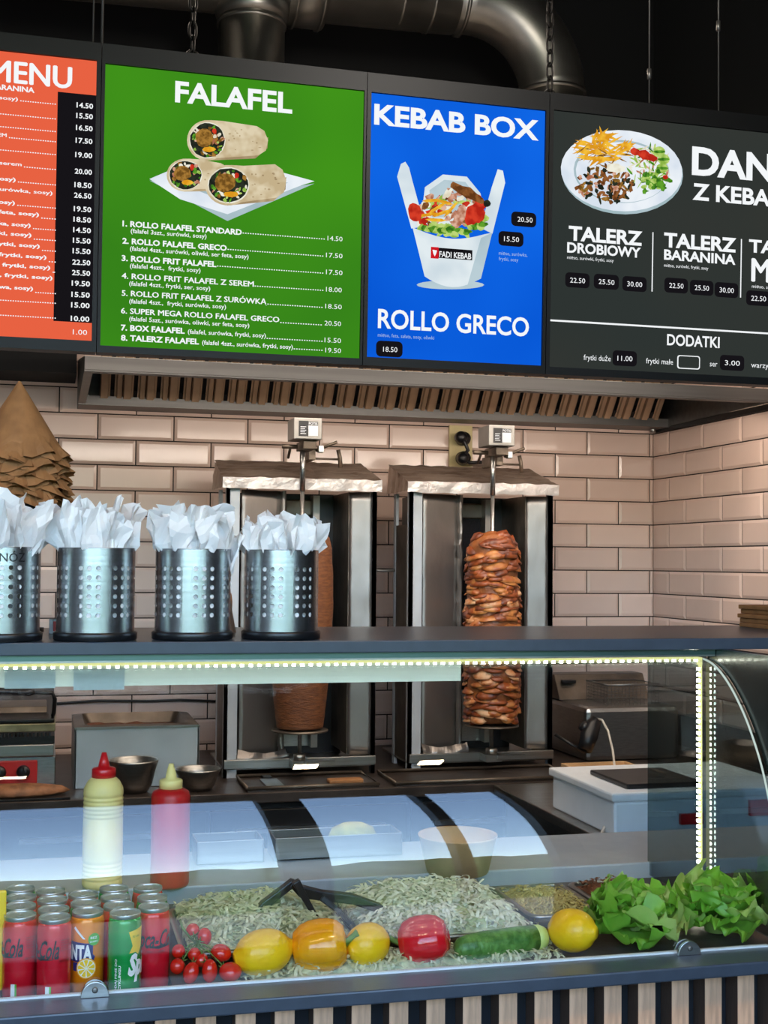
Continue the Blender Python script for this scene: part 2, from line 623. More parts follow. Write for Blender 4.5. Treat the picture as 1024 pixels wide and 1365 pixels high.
# the street outside: pavement, a far terrace of houses and trees
struct(MB().box((-40, -60, -.16), (40, -6.1, -.11)).build('ground', m_pave, world=True))
for i, (x, w, h) in enumerate([(-22, 9, 5.2), (-9, 8, 6.2), (6, 7, 5.4)]):
    hb = thing('street_house', (x, -44, -.1), 'pale terraced house across the street behind the guests, %s' % ['left', 'middle', 'right'][i], 'house')
    MB().box((-w / 2, -4, 0), (w / 2, 4, h)).build('wall', m_house, hb)
    MB().prism([(-w / 2 - .3, h), (w / 2 + .3, h), (0, h + 2)], -4.3, 4.3, axis='y').build('roof', m_redpanel, hb)
for i, x in enumerate([-18, -13, -3.2, 1.5, 11]):
    tr = thing('street_tree', (x, -36, -.1), ['round street tree far left behind the guests', 'second round street tree from the left', 'round street tree before the middle house', 'round street tree right of the middle house', 'round street tree far right'][i], 'tree')
    MB().tube([(0, 0, 0), (0, 0, 2.2)], .15, 8).build('trunk', m_kraft, tr)
    bm2 = bmesh.new()
    bmesh.ops.create_icosphere(bm2, subdivisions=3, radius=1.7)
    for v in bm2.verts: v.co = v.co * (1 + .25 * nz(v.co, 1.4, i)) + Vector((0, 0, 3.2))
    mb = MB()
    mb.bm(bm2)
    mb.build('crown', m_foliage, tr)

hg = MB()
hg.grid(lambda u, v: (-17 + 30 * u, -16 + 1.2 * math.cos(PI * v) + .3 * nz((u * 50, v * 5, 0), 1), -.1 + (3.3 + .7 * nz((u * 14, 0, 0), 1)) * math.sin(PI * v) + .3 * nz((u * 60, v * 6, 3), 1)), 160, 14)
tag(hg.build('tall_hedge', m_foliage, world=True), 'tall green hedge along the street behind the guests', 'hedge')

# ================================================================ EXTRACTION HOOD + DUCTS
m_rail = mat('hood rail steel', (98, 97, 96), .42, .8, var=.12, vscale=5, stretch=(.3, 8, 8))
m_baffle = mat('greasy baffle steel', (176, 146, 118), .5, .35, var=.25, vscale=6)
hood = thing('extractor_hood', (-1.26, 0, Z(.6)), 'shallow stainless steel extractor hood with slanted baffles above the kebab grills', 'hood')
HX0, HX1 = -2.52, -.008
HT = lambda y: .665 + (y + .96) * .135     # upper skin of the canopy, rising slightly to the wall
hb = MB()
hb.box((HX0, -.965, Z(.618)), (HX1, -.945, Z(.663)))
hb.box((HX0, -.965, Z(.612)), (HX1, -.93, Z(.6185)))
hb.build('front_rail', m_rail, hood, world=True, bevel=.002)
MB().prism([(-.96, Z(HT(-.96)) - .006), (-.012, Z(HT(-.012)) - .006), (-.012, Z(HT(-.012))), (-.96, Z(HT(-.96)))], HX0, HX1).build('top_skin', m_steel_h, hood, world=True)
MB().box((HX0, -.17, Z(.598)), (HX1, -.012, Z(.606))).box((HX0, -.174, Z(.598)), (HX1, -.166, Z(.634))).box((HX0, -.02, Z(.598)), (HX1, -.012, Z(.78))).build('gutter', m_rail, hood, world=True)
for x, d in ((HX0, .028), (HX1 - .01, .01)):
    MB().prism([(-.96, Z(.612)), (-.02, Z(.6)), (-.02, Z(.78)), (-.96, Z(.66))], x, x + d).build('side_panel', m_rail, hood, world=True)
# baffle filters: a row of channels leaning forward from the gutter
n = 0
x = -2.44
bw = .088
bmesh_b = None
while x < -.12:
    if bmesh_b is None:
        b = MB()
        th = math.radians(38)
        L = .23
        # channel profile across x (raised band, then slot faces coloured dark for the shade inside)
        prof = [(0, 0), (.004, .016), (.030, .016), (.034, .004), (.040, .004), (.040, -.012), (.056, -.012), (.056, .004), (.062, .004), (.066, .012), (.082, .012), (.086, 0)]
        vs = []
        for t in (0, L):
            for px_, pd in prof:
                vs.append((px_, -pd * math.cos(th) - t * math.sin(th), -pd * math.sin(th) + t * math.cos(th)))
        npf = len(prof)
        b.add(vs, [(i, i + 1, i + 1 + npf, i + npf) for i in range(npf - 1)])
        for q in (4, 5, 6): b.m[q] = 1
        b.add([(.041, -.002, .0), (.055, -.002, .0), (.055, -.03, .022), (.041, -.03, .022)], [(0, 1, 2, 3)], 1)
        o = b.build('baffle', [m_baffle, m_dark], hood)
        bmesh_b = o.data
    else:
        o = bpy.data.objects.new('baffle', bmesh_b)
        C.objects.link(o)
        o.parent = hood
    o.location = Vector((x, -.168, Z(.634))) - hood.location
    x += bw
    n += 1
MB().tube([(-.03, -.05, Z(.585)), (-.03, -.05, Z(.612))], .014, 10).build('drain_plug', m_steel, hood, world=True)
struct(MB().box((-3.4, -.3, Z(.70)), (-2.53, -.002, Z(.795))).build('trim_1', m_black, world=True))
struct(MB().box((-.012, -.96, Z(.586)), (-.0015, -.03, Z(.607))).build('shadow_gap_strip', m_dark, world=True))  # dark strip modelled in place of the shadow gap below the hood

duct = thing('ventilation_duct', (-1.3, -.6, Z(.8)), 'large galvanised spiral ventilation duct with elbow running above the menu screens', 'duct')
DC = 2.175
d = MB()
d.tube([(-4.6, -.6, Z(DC - .12)), (-3, -.6, Z(DC - .05)), (-1.15, -.6, Z(DC))], .135, 36)
for x in (-3.4, -2.6, -1.37, -1.25, -1.12):
    d.tube([(x - .006, -.6, Z(DC - .1 if x < -3 else DC - .03 if x < -2 else DC)), (x + .006, -.6, Z(DC - .1 if x < -3 else DC - .03 if x < -2 else DC))], .141, 36)
d.build('main_run', m_duct, duct, world=True)
d = MB()
ec = Vector((-1.08, -.6, Z(DC - .34)))
d.tube([(-1.2, -.6, Z(DC))] + [ec + Vector((math.sin(t) * .34, 0, math.cos(t) * .34)) for t in [i / 14 * PI / 2 for i in range(15)]] , .128, 36)
d.tube([(-.74, -.6, Z(DC - .34)), (-.74, -.6, Z(.80))], .126, 36)
for z in (DC - .33, DC - .47, 1.3): d.tube([(-.74, -.6, Z(z)), (-.74, -.6, Z(z - .012))], .133, 36)
d.build('elbow_drop', m_duct, duct, world=True)
d = MB()
d.lathe([(.15, .0), (.135, -.05), (.128, -.07)][::-1], (-1.93, -.6, Z(2.06)), 36)
d.tube([(-1.93, -.6, Z(2.1)), (-1.93, -.6, Z(.78))], .122, 36)
for z in (1.98, 1.80, 1.4): d.tube([(-1.93, -.6, Z(z)), (-1.93, -.6, Z(z - .01))], .128, 36)
d.build('branch_drop', m_duct, duct, world=True)
d = MB()
d.tube([(-1.80, -.6, Z(DC - .02)), (-1.66, -.6, Z(DC - .02))], .155, 36)
d.tube([(-1.78, -.6, Z(DC - .02)), (-1.77, -.6, Z(DC - .02))], .162, 36).tube([(-1.68, -.6, Z(DC - .02)), (-1.67, -.6, Z(DC - .02))], .162, 36)
d.build('coupling', m_duct, duct, world=True)

# ================================================================ MENU SCREENS
SY, SZ, ST = -2.0, .511, math.radians(2.0)


def W(u, w, off=0.0):
    return Vector((u, SY - w * math.sin(ST) - off * math.cos(ST), Z(SZ) + w * math.cos(ST) - off * math.sin(ST)))


_n = Vector((0, -math.cos(ST), -math.sin(ST)))
_p0 = W(0, 0)


def SP(x, y):
    d = ray(x, y)
    p = EYE + d * ((_p0 - EYE).dot(_n) / d.dot(_n))
    return p.x, (p - _p0).dot(Vector((0, -math.sin(ST), math.cos(ST))))


e_white = emit('screen white', (245, 248, 250), 1.0)
e_dim = emit('screen soft white', (214, 226, 208), 1.0)
e_dimb = emit('screen pale blue', (170, 200, 240), .9)
e_red = emit('screen orange red', (232, 98, 66), 1.0)
e_green = emit('screen green', (66, 148, 26), 1.0, (54, 130, 26), 1.3)
e_blue = emit('screen blue', (16, 104, 232), 1.0, (8, 88, 214), 1.5)
e_grey = emit('screen charcoal', (52, 54, 50), 1.0, (46, 52, 50), 1.2)
e_tag = emit('screen tag black', (22, 20, 24), 1.0)
PIC = {k: emit('picture ' + k, c, 1.0, c2, s) for k, c, c2, s in [
    ('tortilla', (222, 208, 176), (196, 176, 138), 26), ('tortilla shade', (186, 166, 130), (160, 138, 104), 26), ('falafel', (168, 122, 54), (112, 78, 30), 90),
    ('leaf', (96, 160, 44), (50, 106, 28), 60), ('leafpale', (190, 214, 120), (140, 180, 70), 60), ('cream', (240, 238, 222), (222, 214, 190), 40),
    ('tomato', (214, 62, 40), (176, 36, 24), 40), ('fries', (244, 190, 58), (220, 150, 30), 50), ('meat', (146, 92, 48), (98, 56, 26), 60),
    ('plate', (236, 242, 248), (216, 226, 238), 12), ('plateshade', (176, 196, 204), (160, 184, 190), 12), ('card', (226, 236, 240), (206, 220, 228), 10),
    ('cardshade', (186, 206, 214), (172, 194, 204), 10), ('pink', (224, 178, 154), (170, 104, 76), 50), ('olive', (46, 52, 40), (30, 34, 28), 50)]}
PK = list(PIC)

screens = []


def screen(x0, x1, label, mat_bg, disp):
    """x0, x1: outer edges on the panel plane; disp = (u0, u1, w0, w1)"""
    _off[0] = .0034
    t = thing('menu_screen', W((x0 + x1) / 2, -.004), label, 'menu screen', 'backlit menu screens above the counter')
    H = .762
    f = MB()
    u0, u1, w0, w1 = disp
    def frame(a, b, c, dd, o0, o1):
        f.add([W(a, c, o0), W(b, c, o0), W(b, dd, o0), W(a, dd, o0), W(a, c, o1), W(b, c, o1), W(b, dd, o1), W(a, dd, o1)],
              [(0, 1, 2, 3), (7, 6, 5, 4), (0, 4, 5, 1), (1, 5, 6, 2), (2, 6, 7, 3), (3, 7, 4, 0)])
    frame(x0 + .001, x1 - .001, 0, H, -.05, 0)
    for a, b, c, dd in ((x0 + .001, u0, 0, H), (u1, x1 - .001, 0, H), (u0, u1, 0, w0), (u0, u1, w1, H)):
        if b - a > .0005: frame(a, b, c, dd, 0, .012)
    f.build('housing', m_bezel, t, world=True)
    g = MB()
    g.add([W(u0, w0, .003), W(u1, w0, .003), W(u1, w1, .003), W(u0, w1, .003)], [(0, 1, 2, 3)])
    g.build('display', mat_bg, t, world=True, recalc=False)
    return t


def rectpx(mb, xa, ya, xb, yb, off, mi=0, rad=0):
    """upright rectangle on the panel given by two opposite photo points"""
    (a, c), (b, d_) = SP(xa, ya), SP(xb, yb)
    if a > b: a, b = b, a
    if c > d_: c, d_ = d_, c
    if not rad:
        mb.add([W(a, c, off), W(b, c, off), W(b, d_, off), W(a, d_, off)], [(0, 1, 2, 3)], mi)
    else:
        pts = []
        for cx, cz, a0 in ((b - rad, d_ - rad, 0), (a + rad, d_ - rad, 90), (a + rad, c + rad, 180), (b - rad, c + rad, 270)):
            for k in range(5):
                t = math.radians(a0 + k * 22.5)
                pts.append(W(cx + rad * math.cos(t), cz + rad * math.sin(t), off))
        mb.add(pts, [list(range(len(pts)))], mi)


class LM(MB):
    """lettering: every line of text becomes a part of its own, leader dots stay together"""

    def __init__(s):
        super().__init__()
        s.lines = []

    def build(s, name, mats, parent=None, **k):
        for l, nm in s.lines: l.build(nm, mats, parent, **k)
        if s.v: tag(super().build('leader_dots' if name == 'lettering' else name, mats, parent, **k), kind='stuff')


def txt(mb, s, x0, x1, y, cap, off=.006, bold=.0, mi=0, shear=0, yb=None):
    """text with its baseline starting at photo point (x0, y); ends at x1; cap = capital height in photo pixels"""
    if isinstance(mb, LM):
        l = MB()
        mb.lines.append((l, 'price_figures' if s[0].isdigit() and len(s) < 6 else 'heading' if cap > 12 else 'text_line'))
        mb = l
    vs, fs = text_mesh(s, bold, shear, res=4 if cap > 12 else 2)
    u0, w0 = SP(x0, y)
    u1, _ = SP(x1, y if yb is None else yb)
    _, wt = SP(x0, y - cap)
    vs = place_text(vs, u0, u1, w0, wt - w0)
    mb.add([W(v.x, v.y, off) for v in vs], fs, mi)


def dots(mb, x0, x1, y, off=.006, mi=0, pitch=3.2, h=1.3):
    (u0, w0), (u1, _) = SP(x0, y), SP(x1, y)
    _, wt = SP(x0, y - h)
    n = int(abs(x1 - x0) / pitch)
    for i in range(n):
        a = u0 + (u1 - u0) * i / n
        b = a + (u1 - u0) / n * .55
        mb.add([W(a, w0, off), W(b, w0, off), W(b, wt, off), W(a, wt, off)], [(0, 1, 2, 3)], mi)


_off = [0.0034]


def blob(mb, key, cx, cy, rx, ry, n=12, jag=.0, rot=0.0):
    _off[0] += .00003
    pts = []
    for i in range(n):
        t = 2 * PI * i / n
        k = 1 + jag * (R.random() * 2 - 1)
        a, b = rx * k * math.cos(t), ry * k * math.sin(t)
        x = cx + a * math.cos(rot) - b * math.sin(rot)
        y = cy + a * math.sin(rot) + b * math.cos(rot)
        pts.append(W(*SP(x, y), _off[0]))
    mb.add(pts, [list(range(n))], PK.index(key))


def poly(mb, key, pts):
    _off[0] += .00003
    mb.add([W(*SP(x, y), _off[0]) for x, y in pts], [list(range(len(pts)))], PK.index(key))


U = lambda x, y=470: SP(x, y)[0]
# --- orange red menu
a0, a1 = U(128, 480), U(482, 480)
a2 = U(725, 490)
w_lo = SP(300, 471)[1]
wl = lambda x, y: SP(x, y)[1]
s1 = screen(-3.2, a0, 'orange red menu screen reading MENU with a black price column, at the left edge', e_red, (-3.16, U(122, 455), wl(60, 452), wl(60, 75)))
m = MB()
rectpx(m, 77, 123, 123, 431, .0045)
m.build('price_column', e_tag, s1, world=True, recalc=False)
m = LM()
txt(m, 'MENU', -14, 96, 108, 30, bold=.035, yb=115)
txt(m, 'BARANINA', -12, 46, 119, 7, bold=.03, yb=124)
rows = [('mięso, surówka,sosy)', 24, 135), ('', -6, 152), ('', -6, 169), ('ROLLO KEBAB Z SEREM', 9, 184), ('', -6, 200), ('kebab z serem', 29, 223), ('sosy)', 21, 243),
        ('mięso, surówka, sosy)', 70, 262), ('sosy)', 20, 274), ('surówka, feta, sosy)', 52, 291), ('surówka, sosy)', 41, 305), ('surówka, frytki, sosy)', 42, 319),
        ('surówka, frytki, sosy)', 53, 334), ('surówka, frytki, sosy)', 62, 349), ('surówka, frytki, sosy)', 67, 363), ('surówka, frytki, sosy)', 70, 377), ('warzywa, sosy)', 44, 390), ('', -6, 400), ('', -6, 420)]
for s, xe, y in rows:
    if s: txt(m, s, xe - len(s) * 5.4, xe, y - len(s) * .5, 5, bold=.03, yb=y)
    if xe < 68: dots(m, xe + 3, 76, y + 1)
for s, y in zip('14.50 15.50 16.50 17.50 19.00 20.00 18.50 26.50 19.50 18.50 14.50 15.50 15.50 22.50 25.50 19.50 15.50 15.00 10.00'.split(),
                (141, 155, 171, 188, 207, 229, 247, 261, 279, 293, 307, 321, 335, 350, 364, 378, 393, 407, 425)):
    k = (y - 141) / 290
    txt(m, s, 102 - 8 * k, 124 - 5 * k, y + 3, 7, bold=.02)
txt(m, '1.00', 97, 116, 446, 7)
m.build('lettering', e_white, s1, world=True, recalc=False)

# --- green falafel board
s2 = screen(a0, a1, 'green menu screen reading FALAFEL with a picture of cut wraps', e_green, (U(133.5, 455), U(478.5, 480), wl(300, 469.5), wl(300, 103)))
m = LM()
txt(m, 'FALAFEL', 233, 389, 136, 28, bold=.03, yb=151)
L = [('1. ROLLO FALAFEL STANDARD', 163, 322, 302, '(falafel 3szt., surówki, sosy)', 174, 275, 311, '14.50', 436, 456, 321),
     ('2. ROLLO FALAFEL GRECO', 163, 302, 325, '(falafel 4szt., surówki, oliwki, ser feta, sosy)', 173, 331, 334.5, '17.50', 434, 456, 343.5),
     ('3. ROLLO FRIT FALAFEL', 162, 288, 348, '(falafel 4szt.,  frytki, sosy)', 173, 267, 357.5, '17.50', 434, 456, 366),
     ('4. ROLLO FRIT FALAFEL Z SEREM', 162, 338, 371.5, '(falafel 4szt., frytki, ser, sosy)', 172, 280, 381, '18.00', 434, 455, 389),
     ('5. ROLLO FRIT FALAFEL Z SURÓWKĄ', 162, 355, 394.5, '(falafel 4szt.,  frytki, surówka, sosy)', 172, 301, 404.5, '18.50', 433, 455, 411.5),
     ('6. SUPER MEGA ROLLO FALAFEL GRECO', 161, 372, 418, '(falafel 5szt., surówka, oliwki, ser feta, sosy)', 172, 332, 428, '20.50', 432, 454, 434)]
for s, xa, xb, y, t, xc, xd, y2, p, xe, xf_, y3 in L:
    txt(m, s, xa, xb, y, 7.6, bold=.035, yb=y + 10)
    txt(m, t, xc, xd, y2, 6, bold=.012, yb=y2 + 6)
    txt(m, p, xe, xf_, y3, 6.5, bold=.0)
    dots(m, xb + 1, xe - 2, y + (xb - xa) * .062)
txt(m, '7. BOX FALAFEL', 161, 246, 440.5, 7.6, bold=.035)
txt(m, '(falafel, surówka, frytki, sosy)', 250, 354, 445, 6, bold=.012)
dots(m, 355, 431, 452)
txt(m, '15.50', 432, 454, 456.5, 6.5)
txt(m, '8. TALERZ FALAFEL', 161, 265, 454, 7.6, bold=.035)
txt(m, '(falafel 4szt., surówka, frytki, sosy)', 269, 390, 459.5, 6, bold=.012)
dots(m, 391, 431, 466)
txt(m, '19.50', 433, 454, 470, 6.5)
m.build('lettering', e_white, s2, world=True, recalc=False)
m = MB()
poly(m, 'plateshade', [(199, 241), (303, 295), (419, 245), (310, 262)])
poly(m, 'plate', [(199, 239), (225, 228), (360, 226), (419, 242), (400, 248), (303, 286), (240, 266)])
poly(m, 'plateshade', [(226, 240), (303, 270), (384, 244), (300, 236)])


def wrap(cx, cy, rx, ry, bx, by, bw_, seed, rot=0.0):
    R.seed(seed)
    # rolled tortilla body
    poly(m, 'tortilla shade', [(cx - 2, cy + ry), (bx - 8, by + bw_ + 1), (bx + 8, by + bw_ * .4), (bx + 9, by - bw_ * .3), (bx - 2, by), (cx, cy)])
    poly(m, 'tortilla', [(cx + 4, cy - ry), (cx + 20, cy - ry + 1), (bx - 6, by - bw_), (bx + 4, by - bw_ * .7), (bx + 9, by - bw_ * .1), (bx + 6, by + bw_ * .55), (bx - 4, by + bw_ * .85), (cx + 6, cy + ry - 3)])
    for i in range(14):
        q = R.random()
        blob(m, 'tortilla shade', cx + rx + (bx - cx - rx) * q, cy + (by - cy) * q + R.uniform(-.6, .6) * ry, R.uniform(.8, 2.2), R.uniform(.6, 1.3), 7)
    blob(m, 'tortilla', cx, cy, rx, ry, 26, 0, rot)
    blob(m, 'cream', cx, cy, rx * .9, ry * .9, 22, 0, rot)
    blob(m, 'olive', cx, cy, rx * .85, ry * .85, 22, .03, rot)
    for i in range(46):
        t, q = R.random() * 2 * PI, math.sqrt(R.random()) * .78
        blob(m, R.choice(['leaf', 'leafpale', 'cream', 'leaf', 'pink', 'falafel']), cx + rx * q * math.cos(t), cy + ry * q * math.sin(t), R.uniform(1.2, 4.2), R.uniform(1, 3.2), 8, .3, R.random() * 3)
    blob(m, 'falafel', cx - rx * .15, cy - ry * .12, rx * .46, ry * .46, 14, .08)
    blob(m, 'tomato', cx + rx * .35, cy - ry * .45, 3, 4, 8, .2)
    blob(m, 'fries', cx + rx * .1, cy + ry * .45, rx * .34, 3.6, 8, .1)


wrap(247, 234, 25, 22, 300, 236, 18, 3)
wrap(276, 188, 27, 27, 348, 190, 21, 4)
wrap(304, 248, 31, 27, 372, 244, 24, 5)
tag(m.build('wrap_picture', [PIC[k] for k in PK], s2, world=True, recalc=False), kind='stuff')

# --- blue kebab box board
s3 = screen(a1, a2, 'blue menu screen reading KEBAB BOX with a filled paper box', e_blue, (U(487.8, 480), U(720.5, 490), wl(600, 482), wl(600, 135.5)))
m = MB()
R.seed(11)
blob(m, 'cardshade', 600, 380, 45, 6, 20)
poly(m, 'card', [(540, 216), (534, 219), (529, 236), (548, 305), (566, 302), (549, 240), (545, 224)])
poly(m, 'card', [(663, 226), (670, 228), (673, 244), (656, 312), (640, 304), (655, 250)])
poly(m, 'card', [(566, 250), (590, 233), (622, 236), (640, 258), (650, 300), (560, 300)])
poly(m, 'cardshade', [(572, 254), (592, 240), (620, 243), (634, 262), (630, 290), (575, 290)])
for i in range(110):
    t, q = R.random() * 2 * PI, math.sqrt(R.random())
    x, y = 600 + 48 * q * math.cos(t), 284 + 30 * q * math.sin(t)
    k = 'leafpale' if y > 300 else R.choice(['pink', 'meat', 'cream', 'pink', 'tomato', 'leafpale'])
    blob(m, k, x, y, R.uniform(3, 8), R.uniform(2, 5), 9, .3, R.random() * 3)
for x, y, a in ((575, 268, .2), (582, 278, -.3), (590, 270, .5), (588, 285, -.1), (570, 287, .1), (600, 280, -.6), (580, 294, .3)):
    blob(m, 'fries', x, y, 14, 2.4, 6, .05, a - .25)
blob(m, 'tomato', 632, 288, 13, 17, 14, .08, .3)
blob(m, 'tomato', 552, 284, 9, 13, 12, .08, -.2)
blob(m, 'pink', 612, 288, 7, 18, 10, .15, .35)
blob(m, 'meat', 622, 258, 24, 7, 12, .2, .5)
blob(m, 'olive', 648, 272, 5, 5, 10, .1)
for i in range(16): blob(m, 'leaf' if i % 2 else 'leafpale', 560 + i * 5.6, 304 + 6 * math.sin(i * .23) + R.uniform(-3, 3), 6, 4.5, 9, .35)
cup = [(549, 304)] + [(549 + i * 10.6, 304 + 12 * math.sin(PI * i / 10) + i * .6) for i in range(1, 10)] + [(655, 311), (640, 372)] + [(640 - i * 7.6, 372 + 13 * math.sin(PI * i / 10) - i * .3) for i in range(1, 10)] + [(565, 369)]
poly(m, 'card', cup)
poly(m, 'cardshade', [(640, 318), (655, 311), (640, 372), (622, 381)])
tag(m.build('food_box_picture', [PIC[k] for k in PK], s3, world=True, recalc=False), kind='stuff')
m = MB()
rectpx(m, 580, 331, 628, 348, .0105)
m.build('box_logo_plate', e_tag, s3, world=True, recalc=False)
m = MB()
rectpx(m, 573, 330, 583, 346, .0108)
m.build('box_logo_square', emit('logo red', (206, 26, 36)), s3, world=True, recalc=False)
m = LM()
txt(m, 'FADI KEBAB', 584, 626.5, 343.5, 8, off=.0112, bold=.02)
_o = _off[0]
for pts in ([(575, 334), (581, 335), (580, 339), (578, 343), (576, 339)],):
    m.add([W(*SP(x, y), .0112) for x, y in pts], [list(range(len(pts)))])
txt(m, 'KEBAB BOX', 498, 717, 165.5, 27, bold=.034, yb=186)
txt(m, 'ROLLO GRECO', 503, 704, 437, 26, bold=.02, yb=446)
m.build('lettering', e_white, s3, world=True, recalc=False)
m = LM()
txt(m, 'mięso, surówka,', 664, 702, 340, 5)
txt(m, 'frytki, sosy', 664, 690, 347.5, 5)
txt(m, 'mięso, feta, sałata, sosy, oliwki', 503, 578, 449, 5)
m.build('small_lettering', e_dimb, s3, world=True, recalc=False)
m = MB()
for xa, ya, xb, yb in ((681, 282, 714, 304), (664, 308, 697, 330), (501, 454, 536, 477)):
    m = MB()
    rectpx(m, xa, ya, xb, yb, .0045, 0, .012)
    m.build('price_tag', e_tag, s3, world=True, recalc=False)
m = LM()
for s, xa, xb, y in (('20.50', 689, 709, 296), ('15.50', 671, 691, 322), ('18.50', 510, 529, 469)): txt(m, s, xa, xb, y, 7)
m.build('price_figures', e_white, s3, world=True, recalc=False)

# --- charcoal plates board
s4 = screen(a2, -.25, 'charcoal menu screen reading DANIA Z KEBABA with a plate of food, on the right', e_grey, (U(730.5, 492), -.28, wl(880, 497), wl(880, 163)))
m = MB()
R.seed(21)
blob(m, 'plateshade', 829, 231, 81, 55, 34, 0, .06)
blob(m, 'plate', 828, 228, 81, 54, 34, 0, .06)
blob(m, 'plateshade', 828, 229, 64, 42, 30, 0, .06)
blob(m, 'plate', 829, 230, 62, 40, 30, 0, .06)
for i in range(120):
    t, q = R.random() * 2 * PI, math.sqrt(R.random())
    blob(m, R.choice(['meat', 'meat', 'pink', 'olive', 'falafel']), 806 + 40 * q * math.cos(t), 247 + 24 * q * math.sin(t), R.uniform(2.5, 6), R.uniform(1.5, 3.2), 8, .3, R.random() * 3)
for i in range(110):
    t, q = R.random() * 2 * PI, math.sqrt(R.random())
    blob(m, R.choice(['cream', 'leafpale', 'cream', 'leafpale', 'leaf', 'pink']), 863 + 26 * q * math.cos(t), 224 + 28 * q * math.sin(t), R.uniform(3, 8), R.uniform(.7, 1.6), 6, .2, R.random() * 3)
for i in range(64):
    t, q = R.random() * 2 * PI, math.sqrt(R.random())
    blob(m, 'fries', 802 + 36 * q * math.cos(t), 202 + 18 * q * math.sin(t) - 4, R.uniform(9, 15), R.uniform(1.6, 2.6), 4, .05, R.uniform(-1.2, .6))
    if i % 3 == 0: blob(m, 'falafel', 802 + 34 * q * math.cos(t), 206 + 17 * q * math.sin(t), R.uniform(7, 12), 1.0, 4, .05, R.uniform(-1.2, .6))
for x, y in ((796, 186), (800, 182), (806, 188), (790, 192)): blob(m, 'fries', x, y, 13, 2.6, 4, 0, 1.3)
blob(m, 'fries', 794, 213, 30, 3, 6, .05, .05)
for x, y, r_ in ((856, 208, 10), (845, 204, 8), (866, 212, 8)): blob(m, 'tomato', x, y, r_, r_ * .6, 12, .15, .3)
for x, y in ((876, 204), (882, 214), (880, 226)): blob(m, 'leafpale', x, y, 8, 7, 14, .03); blob(m, 'leaf', x, y, 8, 2, 14, .03)
for i in range(36): blob(m, 'leaf' if i % 3 else 'leafpale', 868 + R.gauss(0, 8), 243 + R.gauss(0, 6), 4.5, 3.5, 9, .4)
blob(m, 'cream', 818, 226, 13, 6, 14, .15, .1)
blob(m, 'tomato', 884, 238, 4, 3, 9, .1)
tag(m.build('plate_picture', [PIC[k] for k in PK], s4, world=True, recalc=False), kind='stuff')
m = LM()
txt(m, 'DANIA', 921, 1079, 232, 37, bold=.035, yb=243)
txt(m, 'Z KEBABA', 922, 1062, 266, 22, bold=.03, yb=275)
txt(m, 'TALERZ', 757, 855, 320, 19, bold=.034, yb=327)
txt(m, 'DROBIOWY', 755, 853, 336.5, 13.5, bold=.03, yb=343)
txt(m, 'mięso, surówki, frytki, sosy', 755, 817, 345.5, 4.6)
txt(m, 'TALERZ', 884, 980, 329, 19, bold=.034, yb=336)
txt(m, 'BARANINA', 884, 979, 346, 13.5, bold=.03, yb=352)
txt(m, 'mięso, surówki, frytki, sosy', 884, 943, 356, 4.6)
txt(m, 'TALERZ', 997, 1092, 336, 17, bold=.03, yb=343)
txt(m, 'MIX', 1000, 1062, 375, 32, bold=.035, yb=378)
txt(m, 'mięso, surówki', 1001, 1040, 384, 4.6)
txt(m, 'DODATKI', 888, 958, 460, 15, bold=.02, yb=463)
for s, xa, xb, y in (('frytki duże', 777, 813, 480), ('frytki małe', 860, 896, 484.5), ('ser', 945, 955, 488.5), ('warzywa', 1000, 1034, 490)): txt(m, s, xa, xb, y, 7.5)
m.build('lettering', e_white, s4, world=True, recalc=False)
for (a, b, c, d_) in ((U(732), -.285, wl(735, 428.6), wl(735, 426.2)), (U(868.2, 350), U(869.6, 350), wl(868, 389), wl(868, 310)), (U(986.2, 350), U(987.6, 350), wl(986, 397), wl(986, 319))):
    MB().add([W(a, c, .005), W(b, c, .005), W(b, d_, .005), W(a, d_, .005)], [(0, 1, 2, 3)]).build('divider_line', e_white, s4, world=True, recalc=False)
m = MB()
tags4 = [('22.50', 753, 785, 363, 385), ('25.50', 791, 824, 365, 387), ('30.00', 829, 861, 368, 390), ('22.50', 885, 916, 370, 392), ('25.50', 919, 950, 373, 395), ('30.00', 952, 983, 376, 398),
         ('22.50', 994, 1026, 387, 409), ('11.00', 816, 848, 467, 489), ('3.00', 959, 991, 473, 495)]
for s, xa, xb, ya, yb in tags4:
    m = MB()
    rectpx(m, xa, ya, xb, yb, .0045, 0, .011)
    m.build('price_tag', e_tag, s4, world=True, recalc=False)
m = LM()
for s, xa, xb, ya, yb in tags4: txt(m, s, xa + 6, xb - 6, (ya + yb) / 2 + 3, 7)
m.build('price_figures', e_white, s4, world=True, recalc=False)
m = MB()
rectpx(m, 902, 473.5, 932, 493, .0048, 0, .007)
m.build('empty_price_frame', e_white, s4, world=True, recalc=False)
m = MB()
rectpx(m, 903.3, 474.8, 930.7, 491.7, .0058, 0, .006)
m.build('empty_price_field', e_grey, s4, world=True, recalc=False)

